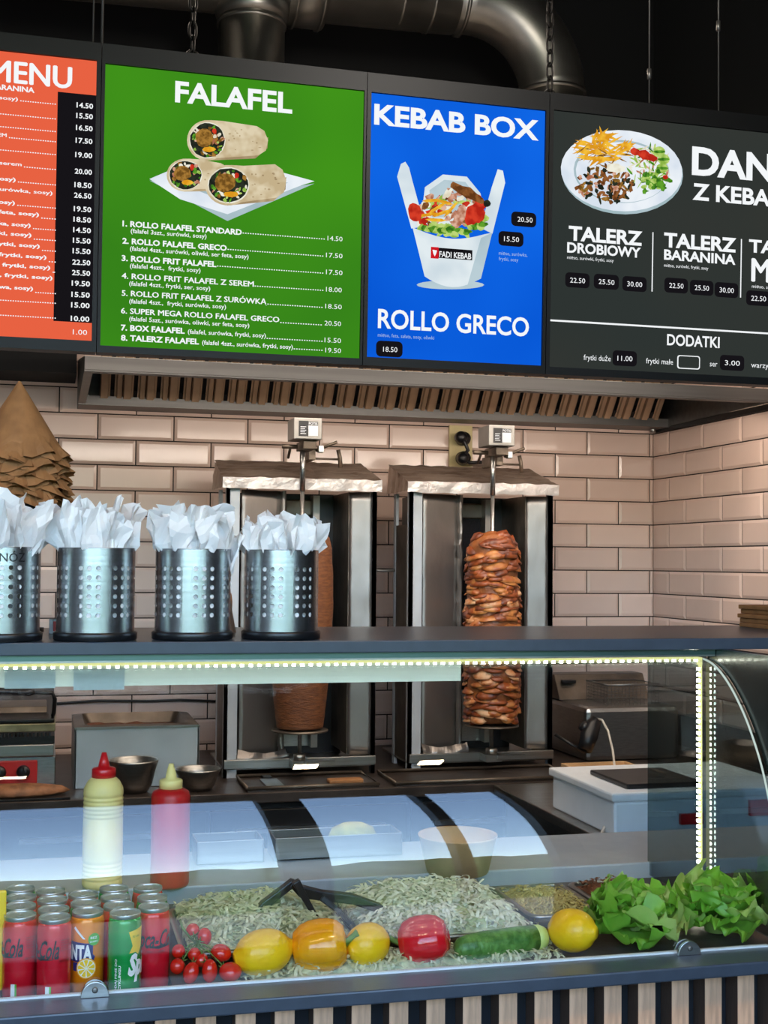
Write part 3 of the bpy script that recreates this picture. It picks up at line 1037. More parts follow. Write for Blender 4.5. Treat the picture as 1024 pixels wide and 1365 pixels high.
# chains and wires
def chain(x, ytop, label):
    p = SP(x, ytop)
    t = thing('hanging_chain', W(p[0], .762, -.012), label, 'chain', 'chains carrying the menu screens')
    lk = MB()
    a, b_, rr = .0095, .019, .0034
    pts = []
    for k in range(16):
        q = 2 * PI * k / 16
        pts.append(Vector((a * math.cos(q), 0, b_ * math.sin(q) + (.004 if math.sin(q) > 0 else -.004))))
    vs, fs = [], []
    for i, p_ in enumerate(pts):
        d = (pts[(i + 1) % 16] - pts[i - 1]).normalized()
        s = Vector((0, 1, 0))
        n_ = d.cross(s)
        for k in range(6): vs.append(p_ + (s * math.cos(k * PI / 3) + n_ * math.sin(k * PI / 3)) * rr)
    for i in range(16):
        for k in range(6): fs.append((i * 6 + k, i * 6 + (k + 1) % 6, ((i + 1) % 16) * 6 + (k + 1) % 6, ((i + 1) % 16) * 6 + k))
    lk.add(vs, fs, 0, True)
    z = .03
    first = None
    i = 0
    while z < 2.05:
        if first is None:
            o = lk.build('link', m_chain, t)
            first = o.data
        else:
            o = bpy.data.objects.new('link', first)
            C.objects.link(o)
            o.parent = t
        o.location = (0, 0, z)
        o.rotation_euler = (0, 0, .3 if i % 2 else .3 + PI / 2)
        if z > 1.1: step = .0365
        z += .0365
        i += 1
    MB().lathe([(.014 + .004 * math.cos(q), .004 * math.sin(q)) for q in [k * PI / 4 for k in range(9)]], (0, 0, 0), 16, axis='y').build('eye_bolt', m_chain, t)


chain(257, 85, 'dark iron chain holding the green screen, left of the duct branch')
chain(735, 138, 'dark iron chain holding the screens in front of the duct elbow')
for i, (x, y, yk, lb) in enumerate([(124, 70, 0, 'thin short wire left of the green screen'), (136, 72, 0, 'thin steel rod just left of the green screen corner'), (872, 152, 100, 'thin steel suspension wire over the charcoal screen, left one'), (965, 166, 34, 'thin steel suspension wire with clamp at the far right')]):
    u, w = SP(x, y)
    t = thing('suspension_wire', W(u, .762, -.03), lb, 'wire', 'wires above the screens')
    MB().tube([(0, 0, 0), (.003, 0, 1.0), (.0, 0, 2.0)], .0022 if i != 1 else .0035, 8).build('wire', m_wire, t)
    if yk:
        zk = SP(x, yk)[1] - .762
        MB().tube([(0, 0, zk), (0, 0, zk + .028)], .006, 8).build('clamp', m_wire, t)

# ================================================================ BACK COUNTER AND WHAT STANDS ON IT
CT = -.765
bc = thing('back_counter', (-1.7, -.5, 0), 'long dark kitchen counter along the tiled wall under the kebab grills', 'counter')
MB().box((-3.5, -1.0, Z(CT) - .035), (-.012, -.012, Z(CT))).build('worktop', m_griddle, bc, world=True, bevel=.003)
MB().box((-3.48, -.96, .06), (-.03, -.03, Z(CT) - .035)).build('cabinet_body', m_dark, bc, world=True)
for i in range(5):
    x = -3.46 + i * .685
    dr = MB().box((x, -.978, .1), (x + .67, -.96, Z(CT) - .06)).build('door', m_dark, bc, world=True, bevel=.003)
    MB().box((x + .08, -1.0, .72), (x + .59, -.98, .735)).build('handle', m_steel, dr, world=True)


def foilsheet(fn, nu, nv, amp, seed, mats, name, parent, flat=True):
    """a crumpled foil sheet over a base surface fn(u, v)"""
    b = MB()

    def g(u, v):
        p = Vector(fn(u, v))
        q = p * 26
        return p + Vector((nz(q, 1, seed), nz(q, 1, seed + 5), nz(q, 1, seed + 9))) * amp
    b.grid(g, nu, nv, smooth=not flat)
    return b.build(name, mats, parent, world=True, solid=.0012, recalc=False)


def gyros_grill(x0, x1, skx, seed, label, px):
    cx = (x0 + x1) / 2
    t = thing('kebab_grill', (cx, -.45, Z(CT)), label, 'kebab grill', 'vertical kebab grills on the back counter')
    zb, zt = Z(-.735), Z(.262)
    # frame: four posts, sides, bottom rails
    for x, w in ((x0, .046), (x1 - .012, .012)):
        p = MB().box((x, -.70, Z(CT)), (x + w, -.68, zt)).box((x, -.70, Z(CT)), (x + .012, -.66, zt)).build('post', m_post, t, world=True)
    for x in (x0, x1 - .012): MB().box((x, -.50, Z(CT)), (x + .012, -.47, zt)).build('post', m_post, t, world=True)
    for x in (x0 + .001, x1 - .005): MB().box((x, -.68, zb), (x + .004, -.50, Z(.14))).build('side_panel', m_dirty, t, world=True)
    MB().box((x0, -.715, Z(-.732)), (x1, -.695, Z(-.700))).box((x0, -.70, Z(-.738)), (x1, -.32, Z(-.73))).build('bottom_frame', m_steel_h, t, world=True, bevel=.002)
    MB().box((skx - .03, -.79, Z(-.725)), (skx + .03, -.70, Z(-.70))).box((skx + .01, -.80, Z(-.715)), (skx + .12, -.785, Z(-.70))).lathe([(.022, Z(-.70)), (.022, Z(-.68)), (.01, Z(-.675))], (skx, -.76, 0), 16).build('spit_bearing', m_steel_h, t, world=True)
    # burner body with gauze
    MB().box((x0 + .075, -.40, zb), (x1 - .06, -.32, Z(.255))).build('burner_body', m_dark, t, world=True)
    b = MB()
    b.box((x0 + .17, -.412, Z(-.49)), (x1 - .17, -.402, Z(.17)))
    b.build('burner_gauze', m_mesh, t, world=True)
    MB().box((x0 + .17, -.425, Z(.175)), (x1 - .17, -.402, Z(.235))).build('burner_head', m_dirty, t, world=True, bevel=.006)
    MB().box((x0 + .15, -.415, Z(-.70)), (x1 - .17, -.404, Z(-.50))).build('lower_back_plate', m_steel, t, world=True)
    MB().box((x1 - .19, -.47, Z(-.70)), (x1 - .165, -.40, Z(.25))).build('burner_edge_strip', m_foil, t, world=True)
    # foil-wrapped wings left and right of the meat
    wl_ = lambda u, v: (x0 + .056 + .150 * u, -.675 + .05 * u, Z(-.70 + .955 * v))
    foilsheet(wl_, 8, 30, .0022, seed, m_foil, 'left_wing', t, False)
    foilsheet(lambda u, v: (x0 + .206 + .022 * u, -.625 - .012 * math.sin(PI * u), Z(-.70 + .955 * v)), 3, 40, .004, seed + 3, m_foil, 'left_wing_edge', t)
    foilsheet(lambda u, v: (x0 + .05 + .18 * u, -.69 - .016 * math.sin(PI * v), Z(-.715 + .05 * v - .016 * math.sin(PI * u))), 18, 8, .008, seed + 4, m_foil, 'wing_bottom_wrap', t)
    foilsheet(lambda u, v: (x1 - .095 + .085 * u, -.66 - .02 * u, Z(-.70 + .955 * v)), 6, 30, .0022, seed + 7, m_foil, 'right_wing', t, False)
    MB().box((x1 - .097, -.66, Z(-.70)), (x1 - .093, -.40, Z(.255))).build('right_wing_inner', m_dirty, t, world=True)
    # roof wrapped in foil
    foilsheet(lambda u, v: (x0 - .022 + .008 * v + (x1 - x0 + .030 - .01 * v) * u, -.735 + .305 * v, Z(.296 + .082 * v)), 26, 12, .006, seed + 11, m_foilroof, 'roof', t)
    foilsheet(lambda u, v: (x0 - .022 + (x1 - x0 + .030) * u, -.738 - .004 * v, Z(.256 + .040 * v)), 40, 3, .004, seed + 13, mat('roof lip foil', (222, 212, 206), .45, .6, bump=.5, bscale=40), 'roof_lip', t)
    foilsheet(lambda u, v: (x0 - .02 + .01 * v, -.735 + .30 * u, Z(.262 + .034 * v + .08 * u * v)), 12, 4, .006, seed + 15, m_foilroof, 'roof_side', t)
    # motor head, sticker, bracket
    mz = Z(.425)
    mo = MB().box((skx - .053, -.865, mz), (skx + .047, -.745, mz + .075)).build('motor_head', m_head, t, world=True, bevel=.003)
    MB().box((skx - .036, -.8665, mz + .010), (skx - .002, -.865, mz + .064)).build('sticker', m_paperprint, mo, world=True)
    MB().box((skx - .004, -.8665, mz + .012), (skx + .032, -.865, mz + .048)).box((skx - .004, -.8662, mz + .048), (skx + .032, -.865, mz + .062), 1).build('sticker', [m_paperwhite, m_paperprint], mo, world=True)
    b = MB()
    vs, fs = text_mesh('POTIS', .02)
    vs = place_text(vs, skx - .001, skx + .030, 0, .009)
    b.add([Vector((v.x, -.8672, mz + .0505 + v.y)) for v in vs], fs)
    b.build('sticker_lettering', m_paperwhite, mo, world=True, recalc=False)
    b = MB()
    for k in range(5): b.box((skx - .030, -.8672, mz + .018 + k * .006), (skx - .010 - .004 * (k % 2), -.8666, mz + .020 + k * .006))
    b.build('sticker_print', m_paperwhite, mo, world=True)
    b = MB().box((skx - .012, -.83, mz - .030), (skx + .035, -.70, mz)).box((skx + .03, -.72, mz - .06), (skx + .055, -.55, mz - .02))
    b.build('arm', m_dirty, t, world=True, bevel=.002)
    MB().tube([(skx + .05, -.74, mz - .028), (skx + .125, -.76, mz + .004)], .0055, 8).build('locking_handle', m_dirty, t, world=True)
    MB().box((skx + .055, -.77, mz - .036), (skx + .075, -.745, mz - .012)).build('clamp_block', m_steel, t, world=True, bevel=.002)
    MB().tube([(skx - .075, -.76, mz - .018), (skx - .02, -.76, mz - .018)], .008, 10).tube([(skx - .045, -.76, mz - .02), (skx - .045, -.72, mz - .055)], .005, 8).build('adjusting_bolt', m_dirty, t, world=True)
    MB().tube([(skx + .03, -.60, mz - .045), (skx + .17, -.60, mz - .045)], .004, 8).tube([(skx + .165, -.60, mz - .01), (skx + .172, -.60, mz - .04), (skx + .175, -.60, mz - .075)], .008, 8).build('hook_rail', m_dirty, t, world=True)
    return t


g1 = gyros_grill(-2.012, -1.462, -1.752, 1, 'left kebab grill wrapped in foil, partly behind the rightmost napkin holder', None)
g2 = gyros_grill(-1.335, -.772, -1.036, 40, 'right kebab grill wrapped in foil, fully seen with its chicken spit', None)
SKL, SKR = -1.752, -1.036


def meat_spit(x, label, parts):
    t = thing('kebab_spit', (x, -.76, Z(-.675)), label, 'kebab spit')
    MB().tube([(x, -.76, Z(-.675)), (x, -.76, Z(.25))], .0072, 14).tube([(x, -.76, Z(.25)), (x, -.76, Z(.424))], .0095, 14).build('skewer', m_steel, t, world=True)
    MB().lathe([(.004, Z(-.598)), (.10, Z(-.598)), (.10, Z(-.592)), (.004, Z(-.592))], (x, -.76, 0), 32).build('base_disc', m_dirty, t, world=True)
    return t


sl = meat_spit(SKL, 'smooth brown pressed meat cone on the left kebab grill', None)
pr = [(.012, .135), (.045, .128), (.078, .112), (.098, .085), (.107, .045), (.112, -.05), (.114, -.16), (.110, -.27), (.102, -.38), (.096, -.46), (.088, -.54), (.082, -.585), (.05, -.590), (.004, -.590)]
pp = []
for i in range(len(pr) - 1):
    for k in range(6):
        q = k / 6
        pp.append((pr[i][0] * (1 - q) + pr[i + 1][0] * q, Z(pr[i][1] * (1 - q) + pr[i + 1][1] * q)))
pp.append((.004, Z(-.59)))
MB().lathe(pp, (SKL, -.76, 0), 64, fn=lambda t, z, r: r * (1 + .012 * nz((math.cos(t), math.sin(t), z * 9), 2.2) + .012 * nz((math.cos(t) * .6, math.sin(t) * .6, z * 60), 1, 4))).build('meat_cone', m_meat, sl, world=True)

sr = meat_spit(SKR, 'glazed stacked chicken slices on the right kebab grill', None)
pr2 = [(.010, .118), (.045, .112), (.070, .095), (.092, .068), (.100, .03), (.101, -.1), (.101, -.3), (.100, -.46), (.097, -.57), (.06, -.588), (.004, -.590)]


def prof_r(z, pr):
    for i in range(len(pr) - 1):
        if pr[i][1] >= z >= pr[i + 1][1]:
            q = (pr[i][1] - z) / (pr[i][1] - pr[i + 1][1] + 1e-9)
            return pr[i][0] * (1 - q) + pr[i + 1][0] * q
    return pr[-1][0]


zz = [.118 - i * .0125 for i in range(57)]
MB().lathe([(max(.005, prof_r(z, pr2) * .93), Z(z)) for z in zz if z > -.59], (SKR, -.76, 0), 48, fn=lambda t, z, r: r * (1 + .05 * nz((math.cos(t), math.sin(t), z * 22), 2.0))).build('meat_core', m_chick, sr, world=True)
R.seed(5)
nsl = 0
for i in range(290):
    # each slice: an irregular curled flap lying around the stack, drooping outwards
    z = .100 - .68 * (i / 290) + R.uniform(-.006, .006)
    a = R.uniform(0, 2 * PI) if i % 3 else R.uniform(-PI * .95, -PI * .05)
    rr = prof_r(z, pr2)
    wa = R.uniform(.026, .060)
    hh = R.uniform(.009, .020)
    tilt = R.uniform(-.45, .45)
    sd = R.random() * 50
    b = MB()

    def sf(u, v):
        uu, vv = (u - .5) * 2, (v - .5) * 2
        rim = math.sqrt(max(0, 1 - abs(uu) ** 2.6))
        s_ = uu * wa
        h_ = vv * hh * (.25 + .75 * rim) + tilt * s_ * .5
        rad = rr + .003 * (1 - vv) + .008 * nz((uu * 1.4, vv, sd), 1.5) - .012 * abs(uu) ** 3 - (.010 * max(0, vv))
        ang = a + s_ / rr
        return (SKR + rad * math.cos(ang), -.76 + rad * math.sin(ang), Z(z) + h_)
    b.grid(sf, 6, 3)
    k = R.choice([0, 0, 1, 1, 2]) if z < .06 else 1
    b.build('meat_slice', m_ch[k], sr, world=True, solid=.003, recalc=False)

# gas hose between the grills, socket plate with two plugs
h = MB()
h.tube([(-1.4625, -.49, onY(500, 752, -.49).z), (-1.43, -.485, onY(512, 760, -.49).z), (-1.38, -.485, onY(522, 761, -.49).z), (-1.3345, -.49, onY(528, 760, -.49).z)], .006, 10)
tag(h.build('gas_hose', m_foil, world=True), 'silver gas hose between the two kebab grills', 'hose')
sp = thing('socket_plate', tuple(onY(612, 620, -.012)), 'beige wall plate with two stacked sockets beside the right motor head', 'socket')
p0, p1 = onY(598, 622, -.012), onY(629, 568, -.012)
MB().box((p0.x, -.022, p0.z - .05), (p1.x, -.010, p1.z)).build('plate', m_socket, sp, world=True, bevel=.002)
for i, (x, y) in enumerate(((617, 585), (617, 611))):
    p = onY(x, y, -.03)
    MB().lathe([(.030, 0), (.030, .025), (.026, .04), (.012, .05)], (p.x, -.022, p.z), 24, axis='y').xf(Matrix.Translation((0, -.0, 0))).build('socket', m_blackplastic, sp, world=True)
pl = thing('power_plug', tuple(onY(618, 606, -.09)), 'black power plug and cable in the beige socket plate', 'plug')
a, b_ = onY(615, 583, -.09), onY(617, 611, -.09)
MB().tube([a, onY(620, 590, -.11), onY(624, 600, -.1), b_, onY(626, 617, -.09), onY(642, 616, -.08), onY(652, 618, -.06), onY(660, 622, -.05)], .0085, 10).build('cable', m_blackplastic, pl, world=True)
MB().lathe([(.026, 0), (.026, .02), (.020, .035), (.004, .037)], (a.x, -.075, a.z), 24, axis='y').build('plug_body', m_blackplastic, pl, world=True)
MB().lathe([(.024, 0), (.024, .02), (.018, .035), (.004, .037)], (b_.x, -.075, b_.z), 24, axis='y').build('plug_body', m_blackplastic, pl, world=True)
# cable along the tile joint at the left
cb = MB().tube([onY(40, 939, -.02), onY(80, 937.5, -.02), onY(130, 934, -.03), onY(200, 934.5, -.02), onY(240, 933, -.02), onY(296, 935, -.02)], .005, 8)
tag(cb.build('wall_cable', m_blackplastic, world=True), 'thin black cable along the tiles above the steel warmer', 'cable')

# griddle trays in front of the machines
for i, (xa, xb, lb) in enumerate(((-1.97, -1.52, 'dark greasy steel drip tray in front of the left kebab grill'), (-1.46, -.80, 'wide dark steel drip tray in front of the right kebab grill'))):
    t = thing('drip_tray', ((xa + xb) / 2, -.86, Z(CT)), lb, 'tray')
    MB().box((xa, -.985, Z(CT)), (xb, -.735, Z(CT) + .006)).build('tray_floor', m_griddle, t, world=True)
    b = MB()
    b.tube([(xa, -.985, Z(CT) + .012), (xb, -.985, Z(CT) + .012), (xb, -.735, Z(CT) + .012), (xa, -.735, Z(CT) + .012), (xa, -.985, Z(CT) + .012)], .006, 8)
    b.build('rim', m_dirty, t, world=True)
p = MB().box((-1.90, -.97, Z(CT) + .0062), (-1.84, -.80, Z(CT) + .012)).box((-1.885, -.80, Z(CT) + .0062), (-1.855, -.745, Z(CT) + .016), 1)
tag(p.build('meat_scraper', [m_steel, m_dark], world=True), 'short steel scraper lying on the left drip tray', 'scraper')
p = MB().box((-1.68, -.93, Z(CT) + .0062), (-1.56, -.88, Z(CT) + .02))
tag(p.build('oak_scraper_block', m_kraft, world=True, bevel=.004), 'small brown wooden block on the left drip tray', 'block')

# food warmer (bain marie)
bm_ = thing('food_warmer', (-2.32, -.65, Z(CT)), 'square stainless food warmer with an open greasy top behind the squeeze bottles', 'food warmer')
x0, x1, y0, y1, zt = -2.527, -2.110, -.812, -.40, Z(-.563)
MB().box((x0, y0, Z(CT)), (x1, y0 + .01, zt)).box((x0, y1 - .01, Z(CT)), (x1, y1, zt)).box((x0, y0, Z(CT)), (x0 + .01, y1, zt)).box((x1 - .01, y0, Z(CT)), (x1, y1, zt)).build('housing', m_warm, bm_, world=True, bevel=.003)
b = MB()
for (r0, r1, z0, z1) in ((0, .028, zt, zt + .006), (.028, .045, zt + .006, zt - .03)):
    def ring(o, z):
        c = .03 + o
        pts = []
        for cx_, cy_, a0 in ((x1 - .03, y1 - .03, 0), (x0 + .03, y1 - .03, 90), (x0 + .03, y0 + .03, 180), (x1 - .03, y0 + .03, 270)):
            for k in range(4):
                q = math.radians(a0 + k * 30)
                pts.append((cx_ + (.03 - o * .2) * math.cos(q) - o * (1 if a0 in (0, 270) else -1), cy_ + (.03 - o * .2) * math.sin(q) - o * (1 if a0 in (0, 90) else -1), z))
        return pts
    A, B = ring(r0, z0), ring(r1, z1)
    n_ = len(A)
    b.add(A + B, [(i, (i + 1) % n_, n_ + (i + 1) % n_, n_ + i) for i in range(n_)], 0, True)
b.build('pan_rim', m_dirty, bm_, world=True)
MB().grid(lambda u, v: (x0 + .05 + (x1 - x0 - .1) * u, y0 + .05 + (y1 - y0 - .1) * v, zt - .03 + .012 * nz((u * 8, v * 8, 0), 1)), 14, 14).build('food_residue', m_beet, bm_, world=True)
MB().box((x0, y0 - .003, zt - .006), (x1, y0, zt + .003)).build('front_lip', m_steel_h, bm_, world=True)

# contact grill at the left edge
cg = thing('contact_grill', (-2.8, -.65, Z(CT)), 'ribbed contact grill with red control panel and raised black handle at the left edge', 'contact grill')
gx0, gx1 = -3.02, onY(74, 1010, -.85).x
zf = lambda y: onY(40, y, -.85).z
MB().box((gx0, -.85, Z(CT)), (gx1, -.45, zf(1009))).build('body', m_steel, cg, world=True, bevel=.003)
MB().box((gx0, -.862, zf(1008)), (gx1 - .006, -.45, zf(992))).build('grease_drawer', m_steel_h, cg, world=True, bevel=.003)
px_ = onY(50, 1010, -.86).x
rp = MB().box((gx0 + .02, -.858, zf(1046)), (px_, -.848, zf(1013))).build('control_panel', m_redpanel, cg, world=True, bevel=.004)
for x in (onY(31, 1025, -.87).x, onY(-1, 1025, -.87).x):
    MB().lathe([(.022, 0), (.020, .018), (.006, .02)], (x, -.859, zf(1028)), 24, axis='y').box((x - .003, -.884, zf(1028) - .02), (x + .003, -.874, zf(1028) + .02)).build('knob', m_blackplastic, cg, world=True)
b = MB().box((gx0, -.865, zf(991)), (gx1 - .004, -.47, zf(981)))
k = gx0 + .01
while k < gx1 - .02:
    b.box((k, -.868, zf(985)), (k + .006, -.47, zf(976)))
    k += .0125
b.build('lower_plate', m_dark, cg, world=True)
MB().prism([(-.865, zf(975)), (-.50, zf(958)), (-.50, zf(945)), (-.865, zf(964))], gx0, gx1 - .002).build('press_gap_plate', mat('stained steel lid', (150, 140, 104), .45, .7, var=.4, vscale=14), cg, world=True, bevel=.003)
MB().prism([(-.865, zf(963)), (-.50, zf(945)), (-.50, zf(930)), (-.865, zf(958))], gx0, gx1 - .006).build('upper_plate', m_dark, cg, world=True, bevel=.003)
MB().prism([(-.80, zf(957)), (-.50, zf(942)), (-.52, zf(938)), (-.78, zf(945))], gx0, gx1 - .03).build('lid_cover', m_dirty, cg, world=True, bevel=.003)
MB().tube([(gx1 - .012, -.80, zf(958)), (gx1 - .008, -.87, zf(950)), (gx1 - .006, -.90, zf(930)), (gx1 - .014, -.90, zf(922)), (gx1 - .09, -.90, zf(921))], .007, 10).build('handle_rod', m_dark, cg, world=True)
MB().tube([(gx1 - .07, -.90, zf(921)), (gx1 - .09, -.90, zf(921)), (gx1 - .10, -.90, zf(921)), (gx1 - .2, -.90, zf(919)), (gx0, -.90, zf(918))], [.007, .013, .011, .014, .013], 12).build('handle_grip', m_blackplastic, cg, world=True)

lf = thing('baking_tray', (-2.68, -.93, Z(CT)), 'dark tray with flat brown baked loaf in front of the contact grill', 'baking tray')
MB().box((-2.92, -.995, Z(CT)), (-2.54, -.87, Z(CT) + .008)).build('tray', m_dark, lf, world=True, bevel=.002)
MB().lathe([(.004, 0), (.9, .02), (1, .25), (.85, .7), (.5, .95), (.004, 1)], (0, 0, 0), 28, fn=lambda t, z, r: r * (1 + .08 * math.sin(3 * t) + .05 * math.sin(7 * t))).xf(Matrix.Translation((-2.72, -.93, Z(CT) + .009)) @ Matrix.Diagonal((.17, .052, .036, 1))).build('loaf', mat('brown loaf', (150, 100, 66), .6, var=.35, vscale=30, bump=.3), lf, world=True)


def steel_bowl(x, y, r, h, label):
    b = MB().lathe([(.004, .003), (r * .6, .003), (r * .8, h * .25), (r * .95, h * .7), (r, h), (r + .006, h + .002), (r + .006, h - .003), (r * .96, h * .7), (r * .82, h * .25), (r * .62, 0), (.004, 0)], (x, y, Z(CT)), 40)
    return tag(b.build('steel_bowl', m_steel_h, world=True), label, 'bowl')


steel_bowl(onY(178, 1030, -.93).x, -.898, .077, .105, 'larger stainless bowl behind the yellow squeeze bottle')
steel_bowl(onY(265, 1044, -.93).x, -.905, .070, .070, 'smaller stainless bowl behind the red squeeze bottle')

# deep fryer
fy = thing('deep_fryer', (-.42, -.45, Z(CT)), 'stainless deep fryer with wire basket in the far right corner behind the glass', 'deep fryer')
MB().box((-.60, -.62, Z(CT)), (-.2, -.20, Z(-.555))).build('tank', m_steel, fy, world=True, bevel=.02)
MB().prism([(-.36, Z(-.555)), (-.20, Z(-.555)), (-.20, Z(-.455)), (-.30, Z(-.455))], -.60, -.2).build('control_head', m_dirty, fy, world=True, bevel=.004)
MB().box((-.58, -.345, Z(-.49)), (-.52, -.32, Z(-.475))).build('grip_slot', m_dark, fy, world=True, bevel=.004)
b = MB()
bx0, bx1, by0, by1, bz0, bz1 = -.49, -.27, -.58, -.38, Z(-.56), Z(-.475)
for k in range(15):
    q = k / 14
    b.box((bx0 + (bx1 - bx0) * q - .0008, by0, bz0), (bx0 + (bx1 - bx0) * q + .0008, by0 + .0016, bz1))
    b.box((bx0 + (bx1 - bx0) * q - .0008, by1, bz0), (bx0 + (bx1 - bx0) * q + .0008, by1 + .0016, bz1))
    b.box((bx0, by0 + (by1 - by0) * q - .0008, bz0), (bx0 + .0016, by0 + (by1 - by0) * q + .0008, bz1))
for k in range(8):
    z = bz0 + (bz1 - bz0) * k / 7
    b.box((bx0, by0, z - .0008), (bx1, by0 + .0016, z + .0008)).box((bx0, by1, z - .0008), (bx1, by1 + .0016, z + .0008)).box((bx0, by0, z - .0008), (bx0 + .0016, by1, z + .0008))
bk = b.build('wire_basket', m_wire, fy, world=True)
MB().tube([(bx0, by0, bz1), (bx1, by0, bz1), (bx1, by1, bz1), (bx0, by1, bz1), (bx0, by0, bz1)], .004, 8).build('rim', m_wire, bk, world=True)

# electric kebab knife with its pale cable
ek = thing('electric_knife', tuple(onY(786, 1000, -.80)), 'black electric kebab knife leaning by the fryer, with a pale cable', 'electric knife')
MB().tube([onY(796, 958, -.80), onY(790, 968, -.80), onY(785, 982, -.82), onY(780, 1000, -.84)], [.020, .030, .034, .026], 14).tube([onY(776, 966, -.8), onY(782, 972, -.8)], .02, 10).build('motor_body', m_blackplastic, ek, world=True)
MB().tube([onY(781, 1004, -.84), onY(740, 979, -.78)], .006, 8).build('blade_arm', m_dark, ek, world=True)
MB().tube([onY(796, 958, -.80), onY(803, 960, -.85), onY(811, 975, -.95), onY(817, 1000, -1.1), onY(821, 1035, -1.35), onY(821, 1060, -1.55), onY(812, 1090, -1.75), onY(798, 1120, -1.95), onY(786, 1147, -2.1)], .0042, 10).build('cable', m_cable, ek, world=True)
b = MB()
p = onZ(840, 1050, CT)
b.box((-.78, -.97, Z(CT)), (-.52, -.80, Z(CT) + .004)).box((-.78, -.97, Z(CT)), (-.52, -.962, Z(CT) + .03)).box((-.78, -.808, Z(CT)), (-.52, -.80, Z(CT) + .03)).box((-.78, -.97, Z(CT)), (-.772, -.80, Z(CT) + .03)).box((-.528, -.97, Z(CT)), (-.52, -.80, Z(CT) + .03))
tag(b.build('plastic_tray', m_kraftbowl, world=True, bevel=.002), 'beige plastic tray below the electric knife', 'tray')

# steel side counter along the right wall with the foam box
scn = thing('side_counter', (-.55, -1.5, 0), 'steel side counter by the right wall carrying the white foam box', 'counter')
MB().box((-1.12, -1.98, Z(CT) - .03), (-.012, -1.02, Z(CT))).build('worktop', m_steel_h, scn, world=True, bevel=.003)
MB().box((-1.08, -1.94, .06), (-.03, -1.03, Z(CT) - .03)).build('cabinet_body', m_steel, scn, world=True)
fb = thing('foam_box', (-.80, -1.72, Z(CT)), 'large white foam box with a red label, seen through the case end glass', 'box')
MB().box((-1.08, -1.90, Z(CT)), (-.50, -1.45, Z(CT) + .10)).build('box_body', m_styro, fb, world=True, bevel=.008)
MB().box((-1.09, -1.91, Z(CT) + .10), (-.49, -1.44, Z(CT) + .125)).build('lid', m_styro, fb, world=True, bevel=.006)
MB().box((-.66, -1.913, Z(CT) + .045), (-.53, -1.9, Z(CT) + .09)).build('red_label', m_red_pl, fb, world=True)
MB().box((-.88, -1.913, Z(CT) + .03), (-.81, -1.9, Z(CT) + .06)).build('red_label', m_red_pl, fb, world=True)
b = MB().box((-1.02, -1.86, Z(CT) + .126), (-.78, -1.6, Z(CT) + .14))
tag(b.build('dark_tray', m_dark, world=True, bevel=.004), 'dark flat tray lying on the white foam box', 'tray')

# ================================================================ DISPLAY CASE
CA = math.radians(-1)
case = thing('display_case', (-2.0, -3.0, E), 'curved glass display case with led strip, dark top shelf and oak slat front', 'display case', rz=CA)
BASE = -.73


def KW(x, y, z):      # case coordinates to world
    return Vector((-2.0 + x * math.cos(CA) - y * math.sin(CA), -3.0 + x * math.sin(CA) + y * math.cos(CA), E + z))


XL, XR = -1.25, .752
MB().box((-1.5, -.078, BASE - .024), (1.6, .009, BASE)).build('front_ledge', m_rim, case, bevel=.003)
MB().box((-1.5, .0, -E + .0), (1.6, .90, BASE - .034)).build('carcass', m_felt, case)
MB().box((-.405, .010, BASE - .032), (1.6, .57, BASE - .006)).build('case_floor', m_dirty, case)
MB().box((-1.5, .010, BASE - .033), (-.407, .57, BASE - .0225)).build('can_well_floor', m_dirty, case)
MB().box((-1.5, .57, BASE - .024), (1.6, .90, -.70)).build('rear_worktop', m_ledge, case, bevel=.004)
MB().box((XL, .002, BASE), (XR - .03, .009, BASE + .004)).build('glass_gasket', m_white, case)
b = MB().box((0, -.046, -1.0), (.034, -.001, BASE - .0245))
b.f, b.m, b.sm = b.f, [1, 1, 0, 1, 1, 1], b.sm
first = b.build('slat', [m_oak, m_slatshade], case)
x = -.372 - 14 * .0668
while x < 1.5:
    o = first if abs(x + .372 + 14 * .0668) < 1e-6 else bpy.data.objects.new('slat', first.data)
    if o is not first:
        C.objects.link(o)
        o.parent = case
    o.location = (x, 0, 0)
    x += .0668
# glass
prof = [(.300, -.203), (.262, -.210), (.222, -.227), (.185, -.251), (.150, -.281), (.118, -.315), (.090, -.352), (.064, -.393), (.043, -.438), (.026, -.487), (.013, -.540), (.005, -.595), (.001, -.650), (.0, -.70), (.0, -.726)]
fine = []
for i in range(len(prof) - 1):
    p0, p1, p2, p3 = prof[max(i - 1, 0)], prof[i], prof[i + 1], prof[min(i + 2, len(prof) - 1)]
    for k in range(5):
        t = k / 5
        fine.append(tuple(.5 * (2 * p1[j] + (p2[j] - p0[j]) * t + (2 * p0[j] - 5 * p1[j] + 4 * p2[j] - p3[j]) * t * t + (3 * p1[j] - p0[j] - 3 * p2[j] + p3[j]) * t ** 3) for j in (0, 1)))
fine.append(prof[-1])
outer = []
for i, p in enumerate(fine):
    q0, q1 = fine[max(i - 1, 0)], fine[min(i + 1, len(fine) - 1)]
    d = Vector((q1[0] - q0[0], q1[1] - q0[1])).normalized()
    outer.append((p[0] + d.y * .006, p[1] - d.x * .006) if True else p)
b = MB()
nf = len(fine)
vs = [(x_, p[0], p[1]) for x_ in (XL, XR - .006) for p in fine] + [(x_, p[0], p[1]) for x_ in (XL, XR - .006) for p in outer]
fs = [(i, i + 1, nf + i + 1, nf + i) for i in range(nf - 1)] + [(2 * nf + i, 3 * nf + i, 3 * nf + i + 1, 2 * nf + i + 1) for i in range(nf - 1)]
b.add(vs, fs, 0, True)
